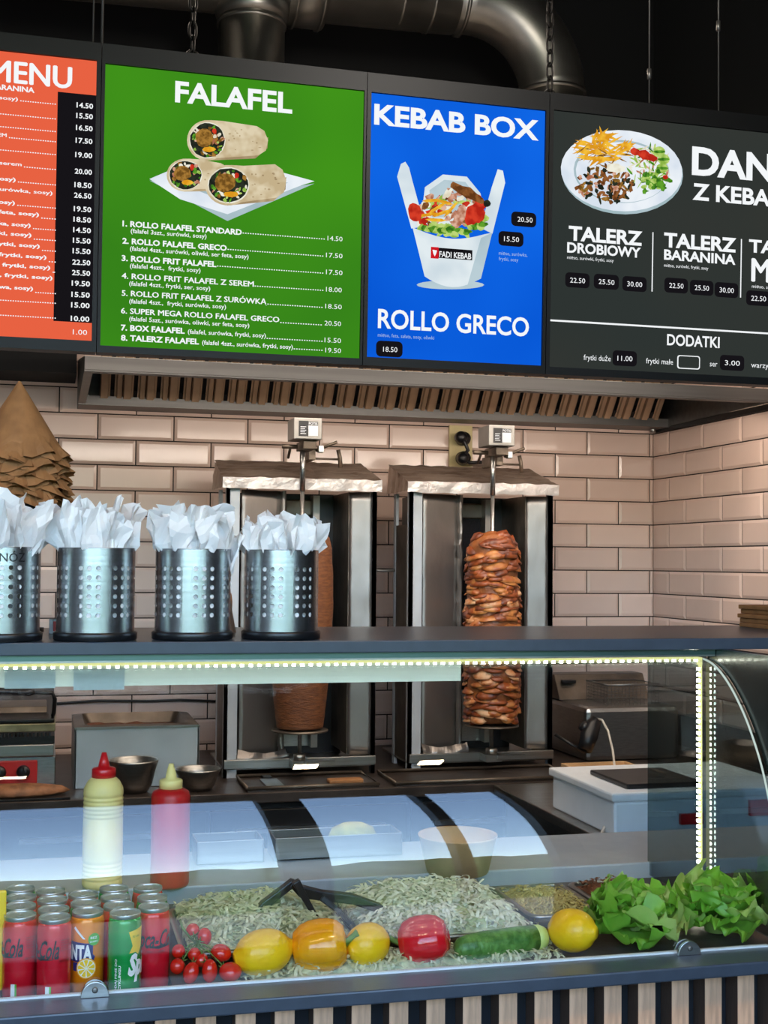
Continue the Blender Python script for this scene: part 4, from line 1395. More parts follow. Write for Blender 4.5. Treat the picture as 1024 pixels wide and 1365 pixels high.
b.add([(XL, fine[0][0], fine[0][1]), (XR - .006, fine[0][0], fine[0][1]), (XR - .006, outer[0][0], outer[0][1]), (XL, outer[0][0], outer[0][1])], [(0, 1, 2, 3)])
b.build('curved_front_glass', m_glass, case)
endp = [(.58, BASE), (.58, -.18), (.30, -.18)] + fine
MB().prism(endp, XR - .005, XR, axis='x').build('end_glass', m_endglass, case)
b = MB()
ck = fine + [(-.06, BASE), (-.06, -.179), (.30, -.179)]
b.prism(ck, XR + .001, XR + .016, axis='x')
b.build('dark_end_cheek', mat('dark green enamel', (20, 30, 28), .25, 0, var=.3, vscale=5, coat=.3), case)
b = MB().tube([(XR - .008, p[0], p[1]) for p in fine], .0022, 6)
b.build('glass_edge_glow', emit('painted edge glow', (215, 235, 228), .9), case)  # emissive tube imitates led light piped along the glass edge
MB().box((-1.5, .24, -.179), (1.6, .765, -.155)).build('top_shelf', m_rim, case, bevel=.002)
MB().box((XL, .262, -.192), (XR, .31, -.179)).build('shelf_rail', mat('green grey aluminium', (96, 120, 116), .3, .8), case)
MB().box((XL, .262, -.1945), (XR, .266, -.191)).build('rail_highlight_lip', m_steel, case)
# left end panel and rear posts carry the shelf (outside the frame on the left)
MB().box((-1.36, .0, BASE), (-1.34, .765, -.179)).build('left_end_panel', m_felt, case)
MB().box((1.40, .10, BASE), (1.42, .765, -.179)).build('right_end_panel', m_felt, case)
# led strip: film and chips, along the top and down the end
st = MB()
st.box((XL, .292, -.2035), (XR - .02, .300, -.1985)).box((XR - .016, .298, -.70), (XR - .012, .308, -.216)).box((XR - .022, .297, -.216), (XR - .012, .304, -.2))
st.build('led_strip', m_ledstrip, case)
b = MB()
x = XL + .01
while x < XR - .025:
    b.box((x, .2935, -.2082), (x + .0065, .2985, -.2033))
    x += .0172
z = -.222
while z > -.695:
    b.box((XR - .0205, .299, z - .006), (XR - .016, .307, z))
    z -= .0125
tag(b.build('led_chip', m_led, case), kind='stuff')
# clamps on the lower glass edge
for px_, py_ in ((125.5, 1320), (903, 1263)):
    w = onZ(px_, py_, BASE)
    lx = (w.x + 2.0)
    b = MB()
    pts = [(.0235 * math.cos(a), .026 * math.sin(a)) for a in [i * PI / 14 for i in range(15)]]
    b.prism([(lx + a, BASE + c) for a, c in pts], -.014, -.007, axis='y')
    b.prism([(lx + a * .9, BASE + c * .9) for a, c in pts], .007, .012, axis='y')
    cl = b.build('glass_clamp', m_steel, case, bevel=.001)
    MB().lathe([(.005, 0), (.005, .002), (.003, .003)], (lx, -.0145, BASE + .013), 12, axis='y').build('screw', m_wire, cl)
# milky strip at the rear of the top and two paper notes below it
ms0 = -1.25
ms1 = onY(605, 895, -2.48).x + 2.0
MB().box((ms0, .50, -.262), (ms1, .504, -.179)).build('milky_rear_strip', m_softglow, case)
for (xa, xb, ya, yb) in ((92, 160, 901, 920), (0, 68, 901, 918)):
    a, c = onY(xa, yb, -2.49), onY(xb, ya, -2.49)
    MB().box((a.x + 2, .494, a.z - E), (c.x + 2, .4955, c.z - E + .02)).build('paper_note', m_label, case)


# ================================================================ NAPKIN HOLDERS ON THE SHELF
SHZ = -.155


def holder(x, y, label, sd):
    t = thing('napkin_holder', (x, y, Z(SHZ)), label, 'napkin holder', 'perforated steel holders on the shelf', rz=math.radians(sd))
    MB().lathe([(.074, 0), (.079, .002), (.080, .014), (.077, .017), (.074, .017)], n=48).build('base_ring', m_blackplastic, t)
    b = MB()
    r, z0, H = .0735, .017, .160
    NC = 28
    dz = .0178
    zs = z0 + .024
    da = 2 * PI / NC

    def P(a, z): return (r * math.cos(a), r * math.sin(a), z)
    for c in range(NC):
        a0 = c * da
        for za, zb_ in ((z0, zs), (zs + 6 * dz, z0 + H)):
            for h_ in (0, 1):
                b.add([P(a0 + h_ * da / 2, za), P(a0 + (h_ + 1) * da / 2, za), P(a0 + (h_ + 1) * da / 2, zb_), P(a0 + h_ * da / 2, zb_)], [(0, 1, 2, 3)], 0, True)
        for k in range(6):
            z_ = zs + k * dz
            if c % 4 == 3:
                for h_ in (0, 1): b.add([P(a0 + h_ * da / 2, z_), P(a0 + (h_ + 1) * da / 2, z_), P(a0 + (h_ + 1) * da / 2, z_ + dz), P(a0 + h_ * da / 2, z_ + dz)], [(0, 1, 2, 3)], 0, True)
                continue
            ac, zc = a0 + da / 2, z_ + dz / 2
            sq = [(-1, -1), (0, -1), (1, -1), (1, 0), (1, 1), (0, 1), (-1, 1), (-1, 0)]
            ov = [P(ac + i * da / 2, zc + j * dz / 2) for i, j in sq]
            iv = [P(ac + math.cos(math.atan2(j, i)) * .0047 / r, zc + math.sin(math.atan2(j, i)) * .0047) for i, j in sq]
            b.add(ov + iv, [(q, (q + 1) % 8, 8 + (q + 1) % 8, 8 + q) for q in range(8)], 0, True)
    bm = bmesh.new()
    me = bpy.data.meshes.new('tmp')
    me.from_pydata([tuple(v) for v in b.v], [], b.f)
    bm.from_mesh(me)
    bmesh.ops.remove_doubles(bm, verts=bm.verts[:], dist=1e-5)
    b2 = MB()
    b2.bm(bm)
    o = b2.build('perforated_shell', m_cup, t, solid=.001, recalc=False)
    md = o.modifiers.new('split', 'EDGE_SPLIT')
    md.split_angle = math.radians(30)
    MB().tube([(.0735 * math.cos(i * PI / 24), .0735 * math.sin(i * PI / 24), .177) for i in range(49)], .0011, 6).build('rolled_rim', m_cup, t)
    MB().lathe([(.004, .006), (.070, .006), (.070, .012), (.004, .012)], n=32).build('bottom', m_blackplastic, t)
    return t


def napkin(x, y, ang, rad, lean, w, h, sd, label, group):
    rr = random.Random(sd)
    b = MB()
    k1, k2, ph = rr.uniform(1.2, 2.2), rr.uniform(.010, .018), rr.random()
    spikes = [rr.uniform(.72, 1.0) for _ in range(6)]
    spikes[rr.randrange(1, 5)] = 1.05

    def f(u, v):
        tri = abs(((u * k1 + ph) % 1) - .5) * 2
        su = u * 5
        i = min(4, int(su))
        top = spikes[i] * (1 - (su - i)) + spikes[i + 1] * (su - i)
        hh = .15 + h * top
        z = .02 + hh * v
        fan = .75 + .45 * max(0, v - .35) - .35 * max(0, v - .85)
        px_ = (u - .5) * w * fan
        out = (rad if rad > .055 else rad * (.5 + .5 * v)) + lean * max(0, v - .5) ** 1.5 - (.018 * v if rad > .055 else 0)
        d = out + tri * k2 * (1 + v) + .0
        nn = max(0, v - .15)
        q = (u * 3.1, v * 4.3, sd * 3.7)
        q2 = (u * 8, v * 10, sd * 1.7)
        px_ += .022 * nz(q, 1, 1) * nn + .007 * nz(q2, 1, 1) * nn
        d += .032 * nz(q, 1, 7) * nn + .012 * nz(q2, 1, 7) * nn
        z += .008 * nz(q, 1, 13) * nn
        if z < .178:
            m_ = math.hypot(px_, d)
            if m_ > .0712: px_, d = px_ * .0712 / m_, d * .0712 / m_
        return (d * math.cos(ang) - px_ * math.sin(ang), d * math.sin(ang) + px_ * math.cos(ang), z)
    b.grid(f, 12, 14, smooth=False)
    o = b.build('napkin', m_napkin, loc=(x, y, Z(SHZ)), solid=.0006, recalc=False)
    tag(o, label, 'napkin', group)
    return o


cups = [(-2.712, 'first steel napkin holder, cut by the left frame edge, lettered with a Polish word', 10, 'leftmost'),
        (-2.534, 'second perforated steel napkin holder from the left', 33, 'second'),
        (-2.347, 'third perforated steel napkin holder from the left', 4, 'third'),
        (-2.170, 'rightmost perforated steel napkin holder, before the left kebab grill', 21, 'rightmost')]
for ci, (x, lb, sd, nm) in enumerate(cups):
    y = -2.675
    h = holder(x, y, lb, sd)
    R.seed(100 + ci)
    if ci == 0:
        vs, fs = text_mesh('NÓŻ', .004)
        decal(h, place_text(vs, -.002, .045, .150, .0165), fs, m_blackplastic, 'lettering', lift=.0012, rad=.0735)
    for k in range(11):
        ang = 2 * PI * k / 8 + R.uniform(-.3, .3) if k < 8 else R.uniform(0, 2 * PI)
        rad = R.uniform(.060, .066) if k < 8 else R.uniform(.0, .02)
        lean = R.uniform(.0, .07) * (1 if ci != 3 else .6)
        hgt = R.uniform(.075, .098) + (.012 if k >= 8 else 0) + (.008 if ci == 0 else 0)
        if ci == 3: hgt *= .82
        napkin(x, y, ang, rad, lean, R.uniform(.075, .11), hgt, 31 * ci + k + 1, 'crumpled white napkin fanned out of the %s steel holder' % nm, 'napkins in the %s holder' % nm)
napkin(-2.272, -2.675, math.radians(0), .02, .03, .05, .040, 907, 'crumpled white napkin fanned out of the third steel holder', 'napkins in the third holder').location.x = -2.30

# brown paper cones stacked on a black stand, far left
cst = thing('cone_stand', (-2.69, -2.36, Z(SHZ)), 'black stand under the brown paper cones behind the napkin holders', 'stand')
MB().lathe([(.06, 0), (.06, .008), (.012, .012), (.010, .25), (.095, .262), (.095, .270), (.004, .270)], n=32).build('stand_body', m_blackplastic, cst)
for k in range(17):
    b = MB()
    rr = random.Random(k)
    hgt, rb = .165, .101
    p1, p2 = rr.random() * 6, rr.random() * 6

    def cf(u, v, k=k, p1=p1, p2=p2):
        a = 2 * PI * u
        r_ = rb * (1 - v) + .002
        if k < 16 or True:
            e = max(0, 1 - v * 5)
            r_ += e * (.010 * math.sin(5 * a + p1) + .009 * math.sin(11 * a + p2) + .006 * nz((a * 3, k, 0), 1))
        zz_ = hgt * v - (1 - v) * .008 * math.sin(7 * a + p2) * max(0, 1 - v * 4)
        return (r_ * math.cos(a), r_ * math.sin(a), zz_)
    b.grid(cf, 44, 12, smooth=False)
    o = b.build('paper_cone', m_kraft, loc=(-2.69 + rr.uniform(-.003, .003), -2.36 + rr.uniform(-.003, .003), Z(.113) + k * .0066), solid=.0006, recalc=False)
    o.rotation_euler = (rr.uniform(-.02, .02), rr.uniform(-.02, .02), rr.random() * 6)
    tag(o, 'topmost brown paper cone whose whole pointed tip shows, far left' if k == 16 else 'lowest brown paper cone of the stack at the far left' if k == 0 else 'brown paper cone with ragged rim nested in the stack at the left', 'paper cone', 'stacked brown paper cones')
# flat kraft boxes at the right end
for k in range(5):
    o = MB().box((-.10, -.10, 0), (.10, .10, .0105), bev=.002).build('takeout_box', m_kraft, loc=(-.835 + .004 * (k % 2), -2.42 + .003 * (k % 3), Z(SHZ) + .0003 + k * .0112))
    o.rotation_euler.z = .03 * ((k * 7) % 3 - 1)
    tag(o, '%s flat brown takeout box in the stack at the right end of the shelf' % ['lowest', 'second lowest', 'middle', 'second highest', 'topmost'][k], 'box', 'brown boxes on the shelf')
# wooden forks and small packet between holders
for k in range(4):
    b = MB().prism([(-.006, 0), (.006, 0), (.0045, .055), (.009, .075), (.009, .095), (.005, .095), (.004, .08), (.002, .08), (.001, .095), (-.003, .095), (-.004, .08), (-.006, .095), (-.009, .095), (-.009, .075), (-.0045, .055)], 0, .0012, axis='y')
    o = b.build('wooden_fork', m_oak, loc=(-2.257 + .007 * k, -2.50 + .01 * k, Z(SHZ) + .001))
    o.rotation_euler = (-.5, -.35 + .12 * k, .2)
    tag(o, 'pale wooden fork leaning between the two rightmost napkin holders', 'fork', 'wooden forks')
b = MB().box((-.02, -.012, 0), (.02, .012, .03)).box((-.012, -.0125, .005), (.016, .0125, .026), 1)
tag(b.build('sugar_packet_box', [m_white, m_red_pl], loc=(-2.600, -2.45, Z(SHZ) + .0002), bevel=.001), 'small white and red packet between the first and second holder', 'packet')


# ================================================================ SAUCE BOTTLES, BOWL, CONTAINERS ON THE REAR WORKTOP
RW = -.70


def bottle(px_, ytop, yb, r, mb_, mc, ribs, label):
    p = onZ(px_, yb, RW)
    t = thing('squeeze_bottle', tuple(p), label, 'squeeze bottle')
    top = onY(px_, ytop, p.y).z - p.z
    hb_ = top * .82 if ribs else top * .80
    pr_ = [(.004, 0), (r * .92, 0), (r, .006), (r, hb_ * .30)]
    if ribs:
        for k in range(9):
            z_ = hb_ * (.06 + .022 * k * 1.6)
        pr_ = [(.004, 0), (r * .93, 0), (r, .006)]
        for base_, cnt in ((.06, 5), (.62, 6)):
            for k in range(cnt):
                z_ = hb_ * base_ + k * .0088
                pr_ += [(r, z_), (r * .965, z_ + .0022), (r * .965, z_ + .0044), (r, z_ + .0066)]
            pr_.append((r, z_ + .012))
        pr_ += [(r * .97, hb_ * .90), (r * .80, hb_ * .96), (r * .55, hb_)]
    else:
        pr_ += [(r, hb_ * .55), (r, hb_ * .92), (r * .93, hb_ * .965), (r * .6, hb_)]
    MB().lathe(pr_, n=40).build('bottle_body', mb_, t)
    c = MB().lathe([(r * .60, hb_ - .001), (r * .60, hb_ + .016), (r * .54, hb_ + .019), (r * .30, hb_ + .021), (r * .24, top * .93), (r * .12, top), (.002, top)], n=32)
    c.build('nozzle_cap', mc, t)
    return t


bottle(136, 1003, 1181, .0425, m_mayo, m_red_pl, True, 'tall ribbed pale yellow squeeze bottle with red nozzle cap')
bottle(226, 1018, 1180, .0415, m_ketch, m_mayo, False, 'red squeeze bottle with pale yellow nozzle cap')
p = onZ(610, 1162, RW)
tag(MB().lathe([(.004, .003), (.070, .003), (.088, .080), (.0905, .082), (.090, .085), (.0865, .082), (.068, .0), (.004, 0)], (p.x, p.y, p.z), 40).build('kraft_bowl', m_kraftbowl, world=True), 'round brown paper bowl standing behind the shredded cabbage', 'bowl')


def container(xa, xb, Y, h, label):
    a, c = onY(xa, 1150, Y), onY(xb, 1150, Y)
    b = MB()
    b.box((a.x, Y, Z(RW)), (c.x, Y + .10, Z(RW) + .004))
    for bx in (((a.x, Y, Z(RW)), (c.x, Y + .004, Z(RW) + h)), ((a.x, Y + .096, Z(RW)), (c.x, Y + .10, Z(RW) + h)), ((a.x, Y, Z(RW)), (a.x + .004, Y + .1, Z(RW) + h)), ((c.x - .004, Y, Z(RW)), (c.x, Y + .1, Z(RW) + h))):
        b.box(*bx)
    return tag(b.build('food_container', m_steel_h, world=True, bevel=.001), label, 'container'), (a.x + c.x) / 2


container(262, 352, -2.24, .052, 'low steel container right of the red squeeze bottle')
_, cx = container(366, 536, -2.24, .052, 'low steel container holding the yellowish oval bun')
p = onY(470, 1118, -2.19)
tag(MB().lathe([(.004, 0), (.7, .08), (1, .4), (.8, .8), (.4, .97), (.004, 1)], n=28).xf(Matrix.Translation((p.x, -2.19, Z(RW) + .0045)) @ Matrix.Diagonal((.064, .04, .068, 1))).build('oval_bun', mat('yellow green glaze', (206, 190, 84), .45, var=.25, vscale=30, bump=.2), world=True), 'yellowish oval bun in the low steel container', 'bun')

# ================================================================ PANS OF SALAD
FZ = BASE - .006


def pan(x0, x1, y0, y1, zr, label):
    t = thing('salad_pan', ((x0 + x1) / 2, (y0 + y1) / 2, Z(FZ)), label, 'pan', 'steel salad pans')
    b = MB()

    def rr_(o, z):
        c = .03
        pts = []
        for cx_, cy_, a0, sx, sy in ((x1 - c, y1 - c, 0, 1, 1), (x0 + c, y1 - c, 90, -1, 1), (x0 + c, y0 + c, 180, -1, -1), (x1 - c, y0 + c, 270, 1, -1)):
            for k in range(6):
                q = math.radians(a0 + k * 18)
                pts.append((cx_ + (c - o) * math.cos(q), cy_ + (c - o) * math.sin(q), z))
        return pts
    rings = [rr_(0, zr - .004), rr_(-.001, zr), rr_(.009, zr + .001), rr_(.011, zr - .002), rr_(.016, Z(FZ) + .008), rr_(.026, Z(FZ) + .002)]
    n_ = 24
    for A, B in zip(rings[:-1], rings[1:]): b.add(A + B, [(i, (i + 1) % n_, n_ + (i + 1) % n_, n_ + i) for i in range(n_)], 0, True)
    b.add(rings[-1], [list(range(n_))], 0)
    b.build('pan_body', m_steel, t, world=True, solid=.001)
    return t


def shreds(name, x0, x1, y0, y1, zf_, n, L, w, mat_, mat_b, label, cat, sd, peak=.03):
    """a mound with loose strips on top: nobody could count them"""
    rr = random.Random(sd)
    zt_ = lambda x, y: zf_ + peak * (1 - abs((x - (x0 + x1) / 2) / (x1 - x0) * 2) ** 3) * (1 - abs((y - (y0 + y1) / 2) / (y1 - y0) * 2) ** 4) + .010 * nz((x * 22, y * 22, sd), 1)
    b = MB()
    b.grid(lambda u, v: (x0 + (x1 - x0) * u, y0 + (y1 - y0) * v, zt_(x0 + (x1 - x0) * u, y0 + (y1 - y0) * v) - .006), 24, 20, 1)
    for i in range(n):
        x, y = x0 + (x1 - x0) * rr.random(), y0 + (y1 - y0) * rr.random()
        a, tl, cv = rr.random() * 2 * PI, rr.uniform(-.5, .5), rr.uniform(-1.6, 1.6)
        l, ww = L * rr.uniform(.5, 1.1), w * rr.uniform(.6, 1.4)
        z = zt_(x, y) + rr.uniform(-.004, .008)
        pts = []
        px_, py_, pz_ = x, y, z
        for k in range(5):
            d = Vector((math.cos(a), math.sin(a), tl))
            s_ = Vector((-math.sin(a), math.cos(a), rr.uniform(-.4, .4))) * ww
            pts += [Vector((px_, py_, pz_)) - s_, Vector((px_, py_, pz_)) + s_]
            px_, py_, pz_ = px_ + d.x * l / 4, py_ + d.y * l / 4, pz_ + d.z * l / 4
            a += cv / 4
            tl -= .25
        for q in pts:
            q.x = min(max(q.x, x0 - .004), x1 + .004)
            q.y = min(max(q.y, y0 - .004), y1 + .004)
            q.z = max(q.z, zf_ - .02)
        b.add(pts, [(2 * k, 2 * k + 1, 2 * k + 3, 2 * k + 2) for k in range(4)], 0, True)
    o = b.build(name, [mat_, mat_b], world=True, recalc=False)
    tag(o, label, cat, kind='stuff')
    return o


PY0, PY1 = -2.875, -2.555
pan(-2.378, -2.052, PY0, PY1, Z(-.709), 'left steel pan of shredded cabbage under the black tongs')
pan(-2.044, -1.690, PY0, PY1, Z(-.709), 'wide middle steel pan of pale shredded cabbage')
pan(-1.680, -1.515, -2.80, PY1, Z(-.706), 'small steel pan of yellowish shredded salad')
pan(-1.505, -1.340, -2.80, PY1, Z(-.706), 'small steel pan of brown food behind the lettuce')
shreds('shredded_cabbage', -2.362, -2.068, PY0 + .014, PY1 - .016, Z(-.704), 2100, .032, .0026, m_cab, m_cab_b, 'green white shredded cabbage in the left pan', 'cabbage', 1, .036)
shreds('shredded_cabbage', -2.028, -1.706, PY0 + .014, PY1 - .016, Z(-.704), 2200, .034, .0028, mat('pale cabbage', (246, 247, 232), .45, var=.15, vscale=60, col2=(226, 232, 200), trans=.2), m_cab_b, 'pale shredded cabbage heaped in the wide middle pan', 'cabbage', 2, .042)
shreds('shredded_salad', -1.664, -1.531, -2.784, PY1 - .016, Z(-.712), 900, .022, .0014, m_onion, m_onion, 'fine yellowish shredded salad in the small pan', 'salad', 3, .010)
shreds('brown_topping', -1.489, -1.356, -2.784, PY1 - .016, Z(-.708), 300, .018, .003, m_beet, m_beet, 'brown food heap in the small pan behind the lettuce', 'food', 4, .020)
# loose cabbage on the case floor in front of the pans
shreds('spilled_cabbage', -2.30, -1.68, -2.965, -2.882, Z(FZ + .002), 1100, .026, .0022, m_cab, m_cab_b, 'loose cabbage shreds spilled on the case floor among the vegetables', 'cabbage', 5, .016)

# tongs
tg = thing('serving_tongs', (onY(400, 1200, -2.70).x, -2.70, Z(-.675)), 'black plastic tongs standing bent in the left pan of shredded cabbage', 'tongs')


def bar(pts, w, h, name):
    b = MB()
    pts = [Vector(p) for p in pts]
    vs, fs = [], []
    for i, p in enumerate(pts):
        d = (pts[min(i + 1, len(pts) - 1)] - pts[max(i - 1, 0)]).normalized()
        s = d.cross(Vector((0, 1, 0))).normalized() * h[i] / 2
        y = Vector((0, w / 2, 0))
        vs += [p - s - y, p + s - y, p + s + y, p - s + y]
    for i in range(len(pts) - 1):
        for k in range(4): fs.append((4 * i + k, 4 * i + (k + 1) % 4, 4 * i + 4 + (k + 1) % 4, 4 * i + 4 + k))
    fs += [(3, 2, 1, 0), tuple(len(vs) - 4 + k for k in range(4))]
    b.add(vs, fs)
    return b.build(name, m_blackplastic, tg, world=True, bevel=.002)


Y_ = -2.74
bar([onY(334, 1238, Y_), onY(338, 1222, Y_), onY(352, 1206, Y_), onY(375, 1188, Y_), onY(392, 1175, Y_)], .022, [.008, .014, .016, .014, .014], 'jaw_arm')
bar([onY(388, 1176, Y_ + .0), onY(402, 1188, Y_), onY(428, 1193, Y_), onY(470, 1198, Y_ - .02), onY(508, 1211, Y_ - .03)], .024, [.014, .022, .018, .018, .016], 'handle_arm')
bar([onY(394, 1174, Y_ - .03), onY(408, 1200, Y_ - .03), onY(424, 1228, Y_ - .03), onY(430, 1238, Y_ - .03)], .018, [.016, .012, .010, .006], 'lower_arm')
bar([onY(428, 1196, Y_ - .01), onY(452, 1214, Y_ - .02), onY(466, 1232, Y_ - .02)], .016, [.012, .010, .008], 'rear_arm')

# ================================================================ VEGETABLES IN THE FRONT ROW
def veg_lemon(px_, py_, Y, rx, rz_, ang, label):
    p = onY(px_, py_, Y)
    b = MB()
    pr_ = []
    for i in range(25):
        t = PI * i / 24
        x = -math.cos(t)
        r_ = math.sin(t) ** .85
        x2 = x * 1.0 + (.10 if x > .93 else -.06 if x < -.93 else 0)
        pr_.append((max(.01, r_ * rz_), x2 * rx))
    b.lathe(pr_, n=36, axis='x', fn=lambda t, z, r: r * (1 + .012 * nz((math.cos(t), math.sin(t), z * 20), 2)))
    b.xf(Matrix.Rotation(ang, 4, 'Z') @ Matrix.Rotation(-.1, 4, 'Y'))
    z = Z(FZ) + rz_ + .0005
    o = b.build('lemon', m_lemon, loc=(p.x, Y, z))
    return tag(o, label, 'lemon')


veg_lemon(351, 1275, -2.935, .051, .040, .15, 'large lemon between the tomatoes and the yellow pepper')
veg_lemon(490, 1260, -2.925, .042, .038, .5, 'pale lemon between the yellow and the red pepper')
veg_lemon(763, 1245, -2.935, .046, .040, -.9, 'bright lemon right of the cucumber beside the lettuce')


def pepper(px_, py_, Y, rx, rz_, lobes, m_, rot, label, stem_):
    p = onY(px_, py_, Y)
    t = thing('bell_pepper', (p.x, Y, Z(FZ) + rz_ * .93), label, 'bell pepper')
    pr_ = [(.01, -.93), (.30, -1), (.62, -.93), (.86, -.66), (.97, -.3), (1, .05), (.98, .4), (.88, .72), (.66, .95), (.34, 1.0), (.10, .93), (.01, .88)]
    pp_ = []
    for i in range(len(pr_) - 1):
        for k in range(4):
            q = k / 4
            pp_.append(((pr_[i][0] * (1 - q) + pr_[i + 1][0] * q) * rz_, (pr_[i][1] * (1 - q) + pr_[i + 1][1] * q) * rx))
    pp_.append((pr_[-1][0] * rz_, pr_[-1][1] * rx))
    b = MB().lathe(pp_, n=64, axis='x', fn=lambda a, z, r: r * (.88 + .13 * abs(math.cos(a * lobes / 2 + .4)) ** .55 + .05 * nz((math.cos(a), math.sin(a), z * 16), 1.3)))
    M_ = Matrix.Rotation(rot[0], 4, 'Z') @ Matrix.Rotation(rot[1], 4, 'Y')
    b.xf(M_).build('flesh', m_, t)
    if stem_:
        MB().tube([(rx * .86, 0, 0), (rx * 1.08, 0, .004), (rx * 1.30, 0, .012), (rx * 1.45, 0, .016)], [.010, .0055, .005, .007], 12).xf(M_).build('stem', m_stem, t)
    return t


pepper(426, 1265, -2.93, .049, .046, 4, m_ypep, (-.25, -.12), 'yellow bell pepper with green stem pointing right', True)
pepper(566, 1257, -2.93, .046, .044, 3, m_rpep, (2.7, .25), 'glossy red bell pepper left of the cucumber', True)

p0, p1 = onY(606, 1272, -2.945), onY(728, 1258, -2.91)
L_ = (p1 - p0).length
ck_ = thing('cucumber', ((p0.x + p1.x) / 2, -2.93, Z(FZ) + .0255), 'dark green cucumber with pale right end between red pepper and lemon', 'cucumber', rz=math.atan2(p1.y - p0.y, p1.x - p0.x))
pr_ = [(.003, -.5), (.012, -.485), (.018, -.45), (.0225, -.36), (.0248, -.2), (.0252, 0), (.0250, .2), (.0245, .36)]
MB().lathe([(r_, z_ * L_) for r_, z_ in pr_], n=28, axis='x', fn=lambda t, z, r: r * (1 + .02 * nz((math.cos(t) * 2, math.sin(t) * 2, z * 30), 2))).build('skin', m_cuke, ck_)
MB().lathe([(.0245, .36 * L_), (.0235, .42 * L_), (.019, .47 * L_), (.010, .495 * L_), (.002, .5 * L_)], n=28, axis='x').build('pale_end', m_cukeend, ck_)

# cherry tomatoes on the vine
tv = thing('tomato_vine', (onY(262, 1265, -2.93).x, -2.92, Z(FZ)), 'green vine stalks joining the cherry tomatoes', 'vine')
TM = [(272.7, 1248.5, -2.90, 9.5, 11.5, 0), (294.7, 1270, -2.925, 14, 11, .3), (259, 1272, -2.925, 8.5, 8.5, 0), (254.6, 1297, -2.955, 10, 14, .3), (279.5, 1295, -2.955, 10, 15, 0), (307, 1296, -2.955, 15, 12, .1),
      (238, 1268, -2.915, 9, 9, 0), (236.5, 1288, -2.94, 9.5, 10, .2), (257, 1240, -2.89, 9, 9, 0), (268.5, 1280, -2.93, 9, 9, 0)]
TL = ['upper round cherry tomato on the vine, right of the red can', 'oval cherry tomato lying across the vine beside the large lemon', 'small round cherry tomato in the middle of the bunch', 'front left plum shaped cherry tomato behind the glass', 'front middle long cherry tomato behind the glass',
      'front right oval cherry tomato touching the large lemon', 'cherry tomato leaning on the red can, higher one', 'cherry tomato leaning on the red can, lower one', 'topmost cherry tomato half hidden by the vine', 'inner cherry tomato behind the front row']
hub = onY(262, 1258, -2.915)
vb = MB()
for (x, y, Y, rx, ry, tl), lb in zip(TM, TL):
    p = onY(x, y, Y)
    s_ = 2.3 / FPX
    b = MB()
    pr_ = [(max(.0005, math.sin(PI * i / 14) * rx * s_), -math.cos(PI * i / 14) * ry * s_) for i in range(15)]
    b.lathe(pr_, n=24).xf(Matrix.Rotation(tl, 4, 'Y'))
    if p.z - ry * s_ < Z(FZ): p.z = Z(FZ) + ry * s_ + .0003
    tag(b.build('cherry_tomato', m_tom, loc=tuple(p)), lb, 'tomato', 'cherry tomatoes')
    c0 = p + (hub - p).normalized() * ry * s_ * .98
    vb.tube([c0, (c0 + hub) / 2 + Vector((0, 0, .004)), hub], .0013, 6)
    for k in range(5):
        a = 2 * PI * k / 5 + x
        e = c0 + Vector((math.cos(a) * .010, -.003 + .003 * math.sin(a * 2), math.sin(a) * .010))
        vb.tube([c0, (c0 + e) / 2 + Vector((0, -.002, 0)), e], [.0015, .0012, .0003], 5)
vb.tube([hub, onY(252, 1248, -2.92), onY(243, 1236, -2.93), onY(240, 1226, -2.92)], .0022, 8)
vb.build('stalk', m_vine, tv, world=True)


# ================================================================ LETTUCE
def lettuce(px_, py_, Y, size, sd, label, spec_):
    p = onY(px_, py_, Y)
    t = thing('lettuce_head', (p.x, Y, Z(FZ)), label, 'lettuce')
    rr = random.Random(sd)
    for i, (ang, elev, Lf, Wf, curl) in enumerate(spec_):
        b = MB()
        ph = rr.random() * 6
        ph2 = rr.random() * 6

        def lf_(u, v, ang=ang, elev=elev, Lf=Lf, Wf=Wf, curl=curl, ph=ph, ph2=ph2):
            uu = (u - .5) * 2
            wv = Wf * (.20 + .80 * math.sin(PI / 2 * min(1, v / .62)) ** 1.2)
            if v > .66: wv *= math.sqrt(max(.12, 1 - ((v - .66) / .34) ** 2.4 * .82))
            e = elev - curl * v ** 1.6
            d = Lf * v * math.cos(elev - curl * v * .5)
            z = Lf * v * math.sin(elev - curl * v * .5)
            edge = max(abs(uu) ** 2.2, max(0, (v - .55) / .45) ** 1.5)
            ruf = edge * v
            s_ = uu * wv * .5
            cup_ = .22 * Wf * uu * uu * (1 - .2 * v)
            rf = ruf * (.013 * math.sin(11 * v + 5 * uu + ph) + .010 * math.sin(23 * v * (1 if uu > 0 else -1) + 9 * uu + ph2)) + .010 * nz((uu * 2.2, v * 2.6, ph), 1) * v + .003 * nz((uu * 7, v * 9, ph), 1)
            nx, nz_ = -math.sin(e), math.cos(e)
            d2 = d + nx * (cup_ + rf) - .004 * abs(math.sin(PI * uu * 3)) * (1 - v)
            z2 = z + nz_ * (cup_ + rf)
            s2 = s_ + ruf * .010 * math.sin(17 * v + ph)
            x = d2 * math.cos(ang) - s2 * math.sin(ang)
            y = d2 * math.sin(ang) + s2 * math.cos(ang)
            z3 = max(.002 + .001 * i, z2 + .022)
            yl = Y + y
            # the curved front glass limits the leaves
            y = max(y, -2.992 - Y + .02 * max(0, (z3 - .08)) * 3)
            return (x * size, y * (size if y > 0 else 1), z3 * size)
        b.grid(lf_, 24, 26)
        b.build('leaf', m_lett if i % 3 else m_lett2, t, recalc=False)
    MB().lathe([(.004, .002), (.022, .004), (.026, .02), (.018, .035), (.004, .04)], n=20).build('heart', m_lett2, t)
    return t


